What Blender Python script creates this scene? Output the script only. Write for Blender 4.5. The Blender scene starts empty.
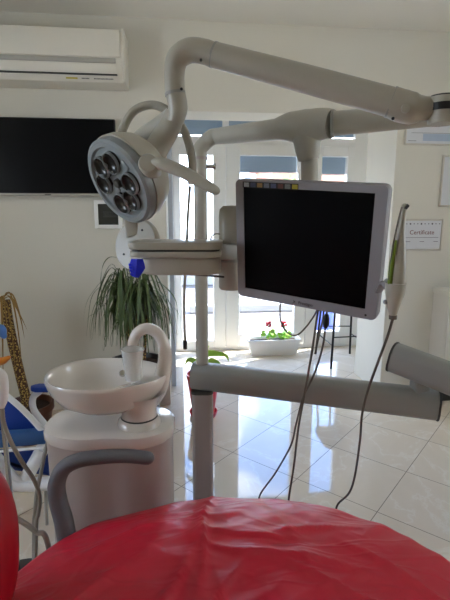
import bpy, bmesh, math, random
from mathutils import Vector as V, Matrix, noise as mn
random.seed(7)
C = bpy.context.scene.collection
sc = bpy.context.scene
PI = math.pi
# ------------------------------------------------------------------ survey of the room
F = 453.0; PITCH = math.radians(11.0); TH = math.radians(6.3); H = 1.45
YW = 3.284      # main wall plane
YD = 4.634      # glass door plane
CEIL = 2.69
def _ray(x, y):
    u = (x - 225) / F; v = (300 - y) / F
    return (u, math.cos(PITCH) + v * math.sin(PITCH), -math.sin(PITCH) + v * math.cos(PITCH))
def _room(X, D):
    return (X * math.cos(TH) + D * math.sin(TH), -X * math.sin(TH) + D * math.cos(TH))
def WD(x, y, D):
    d = _ray(x, y); t = D / d[1]; r = _room(d[0] * t, D); return V((r[0], r[1], H + d[2] * t))
def WZ(x, y, z=0.0):
    d = _ray(x, y); t = (z - H) / d[2]; r = _room(d[0] * t, d[1] * t); return V((r[0], r[1], z))
def WY(x, y, Y):
    d = _ray(x, y); r = _room(d[0], d[1]); t = Y / r[1]; return V((r[0] * t, Y, H + d[2] * t))
RIGHT = V((math.cos(TH), -math.sin(TH), 0)); FWD = V((math.sin(TH), math.cos(TH), 0)); UPZ = V((0, 0, 1))
CUP = UPZ * math.cos(PITCH) + FWD * math.sin(PITCH)
CBACK = -(FWD * math.cos(PITCH) - UPZ * math.sin(PITCH))
def camvec(a, b, c): return (RIGHT * a + CUP * b + CBACK * c)

# ------------------------------------------------------------------ materials
def srgb(r, g, b):
    f = lambda c: (c / 255 / 12.92) if c / 255 <= .04045 else ((c / 255 + .055) / 1.055) ** 2.4
    return (f(r), f(g), f(b), 1)
def mat(name, col, rough=.5, metal=0, var=.06, vscale=8, bump=0, bscale=60, spec=.5, coat=0, trans=0, alpha=1, sss=0, ior=1.45):
    m = bpy.data.materials.new(name); m.use_nodes = True
    n = m.node_tree.nodes; l = m.node_tree.links; p = n['Principled BSDF']
    tc = n.new('ShaderNodeTexCoord'); nz = n.new('ShaderNodeTexNoise'); nz.inputs['Scale'].default_value = vscale; nz.inputs['Detail'].default_value = 3
    l.new(tc.outputs['Object'], nz.inputs['Vector'])
    mx = n.new('ShaderNodeMix'); mx.data_type = 'RGBA'
    mx.inputs['A'].default_value = tuple(c * (1 - var) for c in col[:3]) + (1,)
    mx.inputs['B'].default_value = tuple(min(1, c * (1 + var)) for c in col[:3]) + (1,)
    l.new(nz.outputs['Fac'], mx.inputs['Factor']); l.new(mx.outputs['Result'], p.inputs['Base Color'])
    p.inputs['Roughness'].default_value = rough; p.inputs['Metallic'].default_value = metal
    p.inputs['Specular IOR Level'].default_value = spec; p.inputs['Coat Weight'].default_value = coat
    p.inputs['Coat Roughness'].default_value = .12
    p.inputs['Transmission Weight'].default_value = trans; p.inputs['Alpha'].default_value = alpha; p.inputs['IOR'].default_value = ior
    if bump:
        b = n.new('ShaderNodeBump'); b.inputs['Strength'].default_value = bump; b.inputs['Distance'].default_value = .004
        n2 = n.new('ShaderNodeTexNoise'); n2.inputs['Scale'].default_value = bscale; l.new(tc.outputs['Object'], n2.inputs['Vector'])
        l.new(n2.outputs['Fac'], b.inputs['Height']); l.new(b.outputs['Normal'], p.inputs['Normal'])
    return m
M = {}
M['wall'] = mat('wall_paint', srgb(218, 213, 200), .85, bump=.15, bscale=220, var=.02, vscale=2)
M['ceil'] = mat('ceiling_paint', srgb(232, 228, 218), .9, var=.015, vscale=2)
M['pvc'] = mat('white_pvc', srgb(242, 240, 236), .35, var=.015)
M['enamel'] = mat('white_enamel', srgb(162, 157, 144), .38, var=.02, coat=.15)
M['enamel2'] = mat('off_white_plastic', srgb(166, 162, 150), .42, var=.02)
M['lampgrey'] = mat('lamp_grey', srgb(132, 138, 140), .35, var=.02)
M['ceramic'] = mat('white_ceramic', srgb(214, 206, 196), .16, var=.01, coat=.5)
M['cuspbody'] = mat('unit_plastic', srgb(172, 158, 150), .3, var=.02, coat=.2)
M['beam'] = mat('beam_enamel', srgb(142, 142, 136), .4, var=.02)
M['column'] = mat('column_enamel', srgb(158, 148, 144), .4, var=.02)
M['bezel'] = mat('monitor_bezel_grey', srgb(138, 136, 140), .45, var=.02)
M['black'] = mat('black_plastic', srgb(24, 23, 22), .4, var=.1)
M['screen'] = mat('black_screen', srgb(3, 3, 5), .35, var=.1, spec=.12)
M['tvscreen'] = mat('tv_screen', srgb(10, 10, 12), .3, var=.1, spec=.15)
M['lens'] = mat('dark_reflector', srgb(44, 43, 42), .22, var=.5, vscale=90)
M['dkgrey'] = mat('dark_grey', srgb(62, 60, 56), .5)
M['rubber'] = mat('cable_rubber', srgb(92, 84, 74), .55, var=.1)
M['hose'] = mat('grey_hose', srgb(150, 144, 132), .45, bump=.5, bscale=150)
M['armgrey'] = mat('grey_armrest', srgb(94, 91, 92), .5, var=.05, bump=.3, bscale=300)
M['chrome'] = mat('chrome', srgb(190, 188, 184), .12, metal=1, var=.02)
M['redvinyl'] = mat('red_vinyl', srgb(160, 10, 26), .38, var=.05)
M['redpot'] = mat('red_pot', srgb(212, 28, 44), .3, var=.05)
M['blue'] = mat('blue_vinyl', srgb(24, 60, 142), .5, var=.12, bump=.2)
M['brightblue'] = mat('bright_blue_plastic', srgb(22, 40, 214), .35)
M['outblue'] = mat('pale_blue_bin', srgb(96, 112, 190), .5)
M['orange'] = mat('orange_plastic', srgb(196, 118, 30), .45)
M['brown'] = mat('brown_pot', srgb(88, 46, 26), .4, var=.15)
M['soil'] = mat('soil', srgb(60, 44, 32), .95, var=.4, vscale=60, bump=1)
M['leafdk'] = mat('dark_leaf', srgb(84, 102, 58), .4, var=.35, vscale=14)
M['leaflt'] = mat('light_leaf', srgb(168, 214, 84), .4, var=.25, vscale=20)
M['leafdry'] = mat('dry_leaf', srgb(136, 104, 46), .6, var=.4, vscale=18)
M['flower'] = mat('red_petal', srgb(206, 44, 60), .5, var=.2)
M['paper'] = mat('certificate_paper', srgb(214, 214, 216), .5, var=.02)
M['ink'] = mat('ink', srgb(74, 66, 70), .6)
M['redink'] = mat('red_ink', srgb(120, 60, 62), .6)
M['bluepaper'] = mat('blue_print', srgb(172, 186, 204), .5)
M['frame'] = mat('picture_frame', srgb(206, 199, 186), .5, var=.03)
M['cab'] = mat('cabinet_laminate', srgb(226, 221, 211), .4, var=.01)
M['blind'] = mat('slat_grey_blue', srgb(168, 178, 186), .5, var=.04)
_n = M['blind'].node_tree.nodes; _l = M['blind'].node_tree.links; _t = _n.new('ShaderNodeBsdfTranslucent'); _t.inputs[0].default_value = srgb(150, 160, 166); _m = _n.new('ShaderNodeMixShader'); _m.inputs[0].default_value = .32
_l.new(_n['Principled BSDF'].outputs[0], _m.inputs[1]); _l.new(_t.outputs[0], _m.inputs[2]); _l.new(_m.outputs[0], _n['Material Output'].inputs[0])
M['acwhite'] = mat('air_conditioner_white', srgb(228, 222, 208), .4, var=.01)
M['acgrey'] = mat('air_conditioner_grey', srgb(178, 174, 164), .4, var=.01)
M['yellow'] = mat('yellow_label', srgb(196, 178, 70), .5)
M['fusepane'] = mat('tinted_pane', srgb(62, 62, 56), .25, var=.05)
M['stone'] = mat('light_wall_stone', srgb(150, 146, 140), .9, var=.1, vscale=3)
M['hedge'] = mat('hedge_leaf', srgb(120, 140, 84), .7, var=.4, vscale=9)
M['redbrick'] = mat('house_render', srgb(206, 150, 126), .9, var=.1)
M['bark'] = None

def newmat(name):
    m = bpy.data.materials.new(name); m.use_nodes = True
    return m, m.node_tree.nodes, m.node_tree.links, m.node_tree.nodes['Principled BSDF']
def math_node(n, l, op, a, b=None):
    q = n.new('ShaderNodeMath'); q.operation = op
    for i, v in enumerate((a, b)):
        if v is None: continue
        if isinstance(v, (int, float)): q.inputs[i].default_value = v
        else: l.new(v, q.inputs[i])
    return q.outputs[0]
# diagonal marble floor tiles
m, n, l, p = newmat('marble_tiles'); M['floor'] = m
g = n.new('ShaderNodeNewGeometry'); sp = n.new('ShaderNodeSeparateXYZ'); l.new(g.outputs['Position'], sp.inputs[0])
T = .45; S2 = math.sqrt(.5)
u = math_node(n, l, 'MULTIPLY', math_node(n, l, 'ADD', sp.outputs[0], sp.outputs[1]), S2)
w = math_node(n, l, 'MULTIPLY', math_node(n, l, 'SUBTRACT', sp.outputs[0], sp.outputs[1]), S2)
u = math_node(n, l, 'SUBTRACT', u, 2.012 + .01 - 20 * T); w = math_node(n, l, 'SUBTRACT', w, -.66 - 20 * T)
lines = []; ids = []
for q in (u, w):
    s = math_node(n, l, 'DIVIDE', q, T)
    fr = math_node(n, l, 'FRACT', s); fl = math_node(n, l, 'FLOOR', s); ids.append(fl)
    d = math_node(n, l, 'ABSOLUTE', math_node(n, l, 'SUBTRACT', fr, .5))
    lines.append(math_node(n, l, 'GREATER_THAN', d, .5 - .0045))
gro = math_node(n, l, 'MAXIMUM', lines[0], lines[1])
comb = n.new('ShaderNodeCombineXYZ'); l.new(ids[0], comb.inputs[0]); l.new(ids[1], comb.inputs[1])
wn = n.new('ShaderNodeTexWhiteNoise'); l.new(comb.outputs[0], wn.inputs['Vector'])
off = n.new('ShaderNodeVectorMath'); off.operation = 'MULTIPLY_ADD'
l.new(wn.outputs['Color'], off.inputs[0]); off.inputs[1].default_value = (9, 9, 9); l.new(g.outputs['Position'], off.inputs[2])
nz = n.new('ShaderNodeTexNoise'); nz.inputs['Scale'].default_value = 1.6; nz.inputs['Detail'].default_value = 9; nz.inputs['Roughness'].default_value = .6; nz.inputs['Distortion'].default_value = .5
l.new(off.outputs[0], nz.inputs['Vector'])
vein = math_node(n, l, 'ABSOLUTE', math_node(n, l, 'SUBTRACT', nz.outputs['Fac'], .5))
cr = n.new('ShaderNodeValToRGB'); l.new(vein, cr.inputs[0])
cr.color_ramp.elements[0].position = 0; cr.color_ramp.elements[0].color = srgb(224, 214, 198)
cr.color_ramp.elements[1].position = .014; cr.color_ramp.elements[1].color = srgb(218, 204, 184)
e = cr.color_ramp.elements.new(.2); e.color = srgb(212, 198, 176)
mg = n.new('ShaderNodeMix'); mg.data_type = 'RGBA'; l.new(gro, mg.inputs['Factor']); l.new(cr.outputs[0], mg.inputs['A']); mg.inputs['B'].default_value = srgb(122, 110, 96)
l.new(mg.outputs['Result'], p.inputs['Base Color'])
rr = math_node(n, l, 'ADD', math_node(n, l, 'MULTIPLY', gro, .5), .05); l.new(rr, p.inputs['Roughness'])
p.inputs['IOR'].default_value = 1.5
bmp = n.new('ShaderNodeBump'); bmp.inputs['Strength'].default_value = .012; bmp.inputs['Distance'].default_value = .002
n3 = n.new('ShaderNodeTexNoise'); n3.inputs['Scale'].default_value = 12; l.new(g.outputs['Position'], n3.inputs['Vector']); l.new(n3.outputs['Fac'], bmp.inputs['Height']); l.new(bmp.outputs['Normal'], p.inputs['Normal'])
# pavers
m, n, l, p = newmat('pavers'); M['pavers'] = m
g = n.new('ShaderNodeNewGeometry'); mp = n.new('ShaderNodeMapping'); mp.inputs['Rotation'].default_value = (0, 0, .5); l.new(g.outputs['Position'], mp.inputs[0])
bk = n.new('ShaderNodeTexBrick'); bk.inputs['Scale'].default_value = 4; bk.inputs['Mortar Size'].default_value = .025
bk.inputs['Color1'].default_value = srgb(122, 114, 108); bk.inputs['Color2'].default_value = srgb(106, 98, 92); bk.inputs['Mortar'].default_value = srgb(62, 56, 52)
l.new(mp.outputs[0], bk.inputs['Vector']); l.new(bk.outputs['Color'], p.inputs['Base Color']); p.inputs['Roughness'].default_value = .9
# bark with leaf scars
m, n, l, p = newmat('leaf_scar_bark'); M['bark'] = m
tc = n.new('ShaderNodeTexCoord'); vo = n.new('ShaderNodeTexVoronoi'); vo.inputs['Scale'].default_value = 85; l.new(tc.outputs['Object'], vo.inputs['Vector'])
cr = n.new('ShaderNodeValToRGB'); l.new(vo.outputs['Distance'], cr.inputs[0]); cr.color_ramp.elements[0].position = .25; cr.color_ramp.elements[0].color = srgb(186, 156, 84); cr.color_ramp.elements[1].position = .55; cr.color_ramp.elements[1].color = srgb(74, 44, 24)
l.new(cr.outputs[0], p.inputs['Base Color']); p.inputs['Roughness'].default_value = .85
# thin window glass
m, n, l, p = newmat('window_glass'); M['glass'] = m
n.remove(p); out = n['Material Output']; tr = n.new('ShaderNodeBsdfTransparent'); gl = n.new('ShaderNodeBsdfGlossy'); gl.inputs['Roughness'].default_value = .02
tr.inputs[0].default_value = (.93, .95, .95, 1); fz = n.new('ShaderNodeTexNoise'); fz.inputs['Scale'].default_value = 3
lw = n.new('ShaderNodeLayerWeight'); lw.inputs['Blend'].default_value = .5; gf_ = math_node(n, l, 'ADD', math_node(n, l, 'MULTIPLY', math_node(n, l, 'POWER', lw.outputs['Facing'], 5), .8), .03)
mx = n.new('ShaderNodeMixShader'); l.new(gf_, mx.inputs[0]); l.new(tr.outputs[0], mx.inputs[1]); l.new(gl.outputs[0], mx.inputs[2]); l.new(mx.outputs[0], out.inputs[0])
# translucent cup plastic
m, n, l, p = newmat('cup_plastic'); M['cup'] = m
n.remove(p); out = n['Material Output']; tr = n.new('ShaderNodeBsdfTransparent'); df = n.new('ShaderNodeBsdfPrincipled'); df.inputs['Base Color'].default_value = srgb(225, 224, 220); df.inputs['Roughness'].default_value = .25
wv = n.new('ShaderNodeTexNoise'); wv.inputs['Scale'].default_value = 20
ml = math_node(n, l, 'ADD', math_node(n, l, 'MULTIPLY', wv.outputs['Fac'], .1), .36)
mx = n.new('ShaderNodeMixShader'); l.new(ml, mx.inputs[0]); l.new(tr.outputs[0], mx.inputs[1]); l.new(df.outputs[0], mx.inputs[2]); l.new(mx.outputs[0], out.inputs[0])
# red sheet with crinkles
m, n, l, p = newmat('red_sheet'); M['sheet'] = m
tc = n.new('ShaderNodeTexCoord'); p.inputs['Roughness'].default_value = .36
n1 = n.new('ShaderNodeTexNoise'); n1.inputs['Scale'].default_value = 3; n1.inputs['Detail'].default_value = 2; l.new(tc.outputs['Object'], n1.inputs['Vector'])
hs_ = []
for ang_, sx_, sc_ in ((.5, 2.2, 3.0), (-.35, 2.6, 2.0), (1.3, 1.8, 2.6)):
    mp = n.new('ShaderNodeMapping'); mp.inputs['Rotation'].default_value = (0, 0, ang_); mp.inputs['Scale'].default_value = (1, sx_, 1); l.new(tc.outputs['Object'], mp.inputs[0])
    q = n.new('ShaderNodeTexNoise'); q.inputs['Scale'].default_value = sc_; q.inputs['Detail'].default_value = 2; q.inputs['Distortion'].default_value = .6; l.new(mp.outputs[0], q.inputs['Vector'])
    r_ = math_node(n, l, 'ABSOLUTE', math_node(n, l, 'SUBTRACT', q.outputs['Fac'], .5))
    mr = n.new('ShaderNodeMapRange'); mr.interpolation_type = 'SMOOTHSTEP'; l.new(r_, mr.inputs[0]); mr.inputs[1].default_value = 0; mr.inputs[2].default_value = .045; mr.inputs[3].default_value = 1; mr.inputs[4].default_value = 0
    hs_.append(mr.outputs[0])
hh = math_node(n, l, 'ADD', math_node(n, l, 'ADD', hs_[0], hs_[1]), hs_[2])
b = n.new('ShaderNodeBump'); b.inputs['Strength'].default_value = .16; b.inputs['Distance'].default_value = .006; l.new(hh, b.inputs['Height']); l.new(b.outputs['Normal'], p.inputs['Normal'])
cm = n.new('ShaderNodeMix'); cm.data_type = 'RGBA'; l.new(n1.outputs['Fac'], cm.inputs['Factor']); cm.inputs['A'].default_value = srgb(186, 16, 42); cm.inputs['B'].default_value = srgb(204, 28, 56); l.new(cm.outputs['Result'], p.inputs['Base Color'])

# ------------------------------------------------------------------ mesh helpers
def smooth(me, ang=40):
    for pl in me.polygons: pl.use_smooth = True
    try: me.set_sharp_from_angle(angle=math.radians(ang))
    except Exception: pass
def obj(name, bm, material, parent=None, sm=True, label=None, kind=None, ang=40):
    me = bpy.data.meshes.new(name)
    bmesh.ops.recalc_face_normals(bm, faces=bm.faces)
    bm.to_mesh(me); bm.free()
    if sm: smooth(me, ang)
    me.materials.append(M[material] if isinstance(material, str) else material)
    o = bpy.data.objects.new(name, me); C.objects.link(o)
    if parent is not None:
        o.parent = parent; o.matrix_parent_inverse = Matrix.Translation(parent.location).inverted()
        o['_w'] = 1; del o['_w']
    else:
        # put the origin at the base of the mesh
        if me.vertices:
            lo = V([min(v.co[i] for v in me.vertices) for i in range(3)]); hi = V([max(v.co[i] for v in me.vertices) for i in range(3)])
            c = V(((lo.x + hi.x) / 2, (lo.y + hi.y) / 2, lo.z)); me.transform(Matrix.Translation(-c)); o.location = c
    if label: o['label'] = label
    if kind: o['kind'] = kind
    return o
def tag(o, label, cat, group=None, kind=None):
    o['label'] = label; o['category'] = cat
    if group: o['group'] = group
    if kind: o['kind'] = kind
    return o
def thing(name, label, cat, loc, group=None):
    o = bpy.data.objects.new(name, None); C.objects.link(o); o.location = loc; o.empty_display_size = .05
    return tag(o, label, cat, group)
def sub(name, bm, material, parent, root, **k):
    """a sub-part: parent is a mesh child of root (root holds the translation)"""
    o = obj(name, bm, material, None, **k)
    # parent world = root translation * parent.inverse * identity -> identity for our children
    pw = parent.location if parent.parent is None else V((0, 0, 0))
    o.parent = parent; o.matrix_parent_inverse = Matrix.Translation(pw).inverted()
    return o
def struct(name, bm, material, **k):
    o = obj(name, bm, material, **k); o['kind'] = 'structure'; return o
def BM(): return bmesh.new()
def box(bm, lo, hi, bev=0, seg=2, mtx=None):
    lo = V(lo); hi = V(hi)
    r = bmesh.ops.create_cube(bm, size=1); vs = r['verts']
    for v in vs: v.co = V(((v.co.x + .5) * (hi.x - lo.x) + lo.x, (v.co.y + .5) * (hi.y - lo.y) + lo.y, (v.co.z + .5) * (hi.z - lo.z) + lo.z))
    geo = vs
    if bev:
        es = list({e for v in vs for e in v.link_edges})
        rr = bmesh.ops.bevel(bm, geom=es, offset=bev, segments=seg, profile=.5, affect='EDGES')
        geo = list({v for f in rr['faces'] for v in f.verts} | {v for v in vs if v.is_valid})
    if mtx is not None:
        for v in geo: v.co = mtx @ v.co
    return geo
def frame_mtx(o, x, y=None, z=None):
    x = x.normalized()
    if z is None: z = x.cross(y).normalized(); y = z.cross(x).normalized()
    else: z = (z - x * z.dot(x)).normalized(); y = z.cross(x).normalized()
    m = Matrix((x, y, z)).transposed().to_4x4(); m.translation = o; return m
def catmull(pts, n=6):
    if len(pts) < 3: return [V(p) for p in pts]
    P = [V(p) for p in pts]; P = [P[0] * 2 - P[1]] + P + [P[-1] * 2 - P[-2]]; out = []
    for i in range(1, len(P) - 2):
        for k in range(n):
            t = k / n
            out.append(.5 * ((2 * P[i]) + (P[i + 1] - P[i - 1]) * t + (2 * P[i - 1] - 5 * P[i] + 4 * P[i + 1] - P[i + 2]) * t * t + (3 * P[i] - P[i - 1] - 3 * P[i + 1] + P[i + 2]) * t ** 3))
    out.append(P[-2]); return out
def tube(bm, pts, rad, seg=16, sm=6, cap=True, flat=1.0, up=None, round_ends=False, square=None):
    """tube through pts; rad number or list per point; flat scales the up axis; square = superellipse exponent"""
    P = catmull(pts, sm) if sm > 1 else [V(p) for p in pts]
    if isinstance(rad, (int, float)): R = [rad] * len(P)
    else:
        R = []; nseg = len(pts) - 1
        for i in range(len(P)):
            t = i / (len(P) - 1) * nseg; k = min(int(t), nseg - 1); R.append(rad[k] + (rad[k + 1] - rad[k]) * (t - k))
    if round_ends:
        d0 = (P[0] - P[1]).normalized(); d1 = (P[-1] - P[-2]).normalized(); r0 = R[0]; r1 = R[-1]
        pre = []; post = []; rp = []; rq = []
        for a in (80, 60, 40, 20):
            a = math.radians(a); pre.append(P[0] + d0 * r0 * math.sin(a)); rp.append(r0 * math.cos(a))
            post.insert(0, P[-1] + d1 * r1 * math.sin(a)); rq.insert(0, r1 * math.cos(a))
        P = pre + P + post; R = rp + R + rq
    rings = []; prev = None
    for i, c in enumerate(P):
        t = (P[min(i + 1, len(P) - 1)] - P[max(i - 1, 0)]).normalized()
        if up is not None: a = (V(up) - t * V(up).dot(t)).normalized()
        else:
            if prev is None:
                a = V((0, 0, 1)) if abs(t.z) < .9 else V((1, 0, 0)); a = (a - t * a.dot(t)).normalized()
            else: a = (prev - t * prev.dot(t)).normalized()
        prev = a; b = t.cross(a); ring = []
        for k in range(seg):
            th = 2 * PI * k / seg; ca, sa = math.cos(th), math.sin(th)
            if square: e = 2 / square; ca = math.copysign(abs(ca) ** e, ca); sa = math.copysign(abs(sa) ** e, sa)
            ring.append(bm.verts.new(c + a * ca * R[i] * flat + b * sa * R[i]))
        rings.append(ring)
    for i in range(len(rings) - 1):
        for k in range(seg): bm.faces.new((rings[i][k], rings[i][(k + 1) % seg], rings[i + 1][(k + 1) % seg], rings[i + 1][k]))
    if cap: bm.faces.new(rings[0][::-1]); bm.faces.new(rings[-1])
    return bm
def lathe(bm, prof, mtx=None, seg=32, sx=1, sy=1, close=True):
    """prof: (r,z) list, spun about local z"""
    rings = []
    for r, z in prof:
        if r < 1e-5: rings.append([bm.verts.new((0, 0, z))]); continue
        rings.append([bm.verts.new((r * sx * math.cos(2 * PI * k / seg), r * sy * math.sin(2 * PI * k / seg), z)) for k in range(seg)])
    for a, b in zip(rings, rings[1:]):
        for k in range(seg):
            j = (k + 1) % seg
            if len(a) == 1 and len(b) == 1: continue
            if len(a) == 1: bm.faces.new((a[0], b[j], b[k]))
            elif len(b) == 1: bm.faces.new((a[k], a[j], b[0]))
            else: bm.faces.new((a[k], a[j], b[j], b[k]))
    if mtx is not None:
        for r in rings:
            for v in r: v.co = mtx @ v.co
    return bm
def prism(bm, outline, z0, z1, mtx=None, bev=0):
    a = [bm.verts.new((x, y, z0)) for x, y in outline]; b = [bm.verts.new((x, y, z1)) for x, y in outline]; nn = len(a)
    fs = [bm.faces.new(a[::-1]), bm.faces.new(b)]
    for k in range(nn): fs.append(bm.faces.new((a[k], a[(k + 1) % nn], b[(k + 1) % nn], b[k])))
    vs = a + b
    if bev:
        es = [e for e in fs[1].edges] + [e for e in fs[0].edges]
        rr = bmesh.ops.bevel(bm, geom=es, offset=bev, segments=3, profile=.5, affect='EDGES')
        vs = list({v for f in rr['faces'] for v in f.verts} | {v for v in vs if v.is_valid})
    if mtx is not None:
        for v in vs: v.co = mtx @ v.co
    return bm
def loft(bm, rings, cap0=True, cap1=True):
    R = [[bm.verts.new(p) for p in r] for r in rings]; nn = len(R[0])
    for a, b in zip(R, R[1:]):
        for k in range(nn): bm.faces.new((a[k], a[(k + 1) % nn], b[(k + 1) % nn], b[k]))
    if cap0: bm.faces.new(R[0][::-1])
    if cap1: bm.faces.new(R[-1])
    return bm
def rrect(w, h, r, n=6):
    o = []
    for cx, cy, a0 in ((w / 2 - r, h / 2 - r, 0), (-w / 2 + r, h / 2 - r, 90), (-w / 2 + r, -h / 2 + r, 180), (w / 2 - r, -h / 2 + r, 270)):
        for k in range(n + 1):
            a = math.radians(a0 + 90 * k / n); o.append((cx + r * math.cos(a), cy + r * math.sin(a)))
    return o
def text(name, s, size, mtx, material, parent, depth=.0006, root=None):
    cu = bpy.data.curves.new(name, 'FONT'); cu.body = s; cu.size = size; cu.extrude = depth; cu.align_x = 'CENTER'; cu.align_y = 'CENTER'; cu.resolution_u = 3
    t = bpy.data.objects.new(name, cu); C.objects.link(t); bpy.context.view_layer.update()
    me = bpy.data.meshes.new_from_object(t.evaluated_get(bpy.context.evaluated_depsgraph_get())); bpy.data.objects.remove(t)
    me.transform(mtx); bm = BM(); bm.from_mesh(me)
    if root is None: return obj(name, bm, material, parent, sm=False)
    return sub(name, bm, material, parent, root, sm=False)
WALLM = lambda p: Matrix.Translation(p) @ Matrix.Rotation(PI / 2, 4, 'X')   # text/plate on a wall facing the viewer (-Y)
def leaf_strip(bm, pts, w, side=None):
    P = catmull(pts, 5); nn = len(P); L = []; Rr = []; Mi = []
    for i, c in enumerate(P):
        t = (P[min(i + 1, nn - 1)] - P[max(i - 1, 0)]).normalized()
        s = t.cross(V((0, 0, 1))); s = s.normalized() if s.length > .05 else V((1, 0, 0))
        if side is not None: s = (side - t * side.dot(t)).normalized()
        q = i / (nn - 1); ww = w * (.35 + 1.5 * q) if q < .43 else w * (1 - q) / .57
        nrm = s.cross(t)
        L.append(bm.verts.new(c - s * ww + nrm * ww * .3)); Rr.append(bm.verts.new(c + s * ww + nrm * ww * .3)); Mi.append(bm.verts.new(c))
    for i in range(nn - 1):
        bm.faces.new((L[i], Mi[i], Mi[i + 1], L[i + 1])); bm.faces.new((Mi[i], Rr[i], Rr[i + 1], Mi[i + 1]))

# ------------------------------------------------------------------ room shell
XL, XR, YB = -2.3, 3.1, -2.2
NX0, NX1, NXR, YP = -.056, 1.615, 2.05, 3.80      # niche left, pillar right edge, niche right, pillar back
b = BM(); box(b, (XL - .2, YB - .2, -.12), (XR + .2, YD + .06, 0)); struct('floor', b, 'floor', sm=False)
b = BM(); box(b, (XL - .2, YB - .2, CEIL), (XR + .2, YD + .12, CEIL + .15)); struct('ceiling', b, 'ceil', sm=False)
b = BM(); box(b, (XL - .2, YW, 0), (NX0, YD + .12, CEIL)); struct('wall_back_left', b, 'wall', sm=False)
b = BM(); box(b, (NX1, YW, 0), (XR + .2, YP, CEIL)); struct('wall_back_right', b, 'wall', sm=False)
b = BM(); box(b, (NX0, YW, 2.125), (NX1, YW + .3, CEIL)); struct('wall_header', b, 'wall', sm=False)
b = BM(); box(b, (NX0, YW + .3, 2.44), (NX1, YD + .12, CEIL)); box(b, (NX1, YP, 2.44), (NXR, YD + .12, CEIL)); struct('wall_niche_soffit', b, 'wall', sm=False)
b = BM(); box(b, (NXR, YP, 0), (NXR + .2, YD + .12, CEIL)); struct('wall_niche_right', b, 'wall', sm=False)
WY0, WY1, WZ0, WZ1 = .5, 1.5, 1.15, 2.15
for (nm, xa, xb, xf, wn_) in (('wall_left', XL - .2, XL, XL - .12, 'fill_window_3'), ('wall_right', XR, XR + .2, XR + .06, 'fill_window_2')):  # side windows are added out of view to let fill light in
    b = BM(); box(b, (xa, YB - .2, 0), (xb, YW, WZ0)); box(b, (xa, YB - .2, WZ1), (xb, YW, CEIL)); box(b, (xa, YB - .2, WZ0), (xb, WY0, WZ1)); box(b, (xa, WY1, WZ0), (xb, YW, WZ1)); struct(nm, b, 'wall', sm=False)
    w2 = BM(); wm_ = (WY0 + WY1) / 2
    for (y0, y1) in ((WY0, WY0 + .06), (wm_ - .03, wm_ + .03), (WY1 - .06, WY1)): box(w2, (xf, y0, WZ0), (xf + .06, y1, WZ1), .004)
    for (z0, z1) in ((WZ0, WZ0 + .06), (WZ1 - .06, WZ1)): box(w2, (xf, WY0, z0), (xf + .06, WY1, z1), .004)
    fr = struct(wn_, w2, 'pvc', sm=False)
    b = BM(); box(b, (xf + .027, WY0, WZ0), (xf + .032, WY1, WZ1)); sub('window_glass', b, 'glass', fr, fr, sm=False)
b = BM(); box(b, (XL, YB - .2, 0), (XR, YB, CEIL)); struct('wall_front', b, 'wall', sm=False)

# glass front: fixed frame, door leaves
def frame_rect(bm, x0, x1, z0, z1, t, y0, y1, tb=None, tt=None):
    tb = t if tb is None else tb; tt = t if tt is None else tt
    box(bm, (x0, y0, z0), (x0 + t, y1, z1), .004); box(bm, (x1 - t, y0, z0), (x1, y1, z1), .004)
    box(bm, (x0 + t, y0, z0), (x1 - t, y1, z0 + tb), .004); box(bm, (x0 + t, y0, z1 - tt), (x1 - t, y1, z1), .004)
b = BM(); frame_rect(b, NX0, NXR, 0, 2.44, .05, YD, YD + .07, .03, .07)
box(b, (NX0 + .05, YD, 2.10), (1.84, YD + .07, 2.175), .004)
box(b, (.49, YD, 2.17), (.55, YD + .07, 2.38), .004); box(b, (1.36, YD, 2.17), (1.42, YD + .07, 2.38), .004)
box(b, (1.84, YD, .03), (2.0, YD + .07, 2.38), .004)
win = struct('window_1', b, 'pvc', sm=False)
b = BM(); box(b, (NX0 + .05, YD + .03, 2.175), (2.0, YD + .036, 2.38)); sub('transom_glass', b, 'glass', win, win, sm=False)
def slat_blind(x0, x1, z0, z1, parent):
    b = BM(); z = z1
    while z > z0:
        box(b, (x0, YD + .075, max(z - .0385, z0)), (x1, YD + .09, z), .002); z -= .038
    return sub('roller_shutter', b, 'blind', parent, parent, sm=False)
slat_blind(NX0 + .05, 2.0, 2.2, 2.40, win)
slat_blind(.66, 1.30, 1.845, 2.1, win); slat_blind(1.45, 1.82, 1.83, 2.1, win)
def door_leaf(nm, x0, x1, t0, t1, zb, handle=None):
    b = BM(); y0, y1 = YD - .012, YD + .06
    box(b, (x0, y0, .03), (x0 + t0, y1, 2.10), .006); box(b, (x1 - t1, y0, .03), (x1, y1, 2.10), .006)
    box(b, (x0 + t0, y0, .03), (x1 - t1, y1, zb), .006); box(b, (x0 + t0, y0, 2.0), (x1 - t1, y1, 2.10), .006)
    d = struct(nm, b, 'pvc', sm=False)
    b = BM(); box(b, (x0 + t0, YD + .02, zb), (x1 - t1, YD + .026, 2.0)); sub('door_glass', b, 'glass', d, d, sm=False)
    if handle:
        hx = handle; b = BM(); box(b, (hx - .015, y0 - .012, .98), (hx + .015, y0, 1.16), .004)
        tube(b, [(hx, y0 - .01, 1.1), (hx, y0 - .045, 1.1), (hx - .02, y0 - .05, 1.1), (hx - .11, y0 - .05, 1.1)], .008, 10); sub('door_handle', b, 'chrome', d, d)
    return d
door_leaf('door_1', -.006, .518, .07, .125, .11, .46)
door_leaf('door_2', .522, 1.375, .14, .12, .17)
door_leaf('door_3', 1.38, 1.84, .12, .075, .17)
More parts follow.
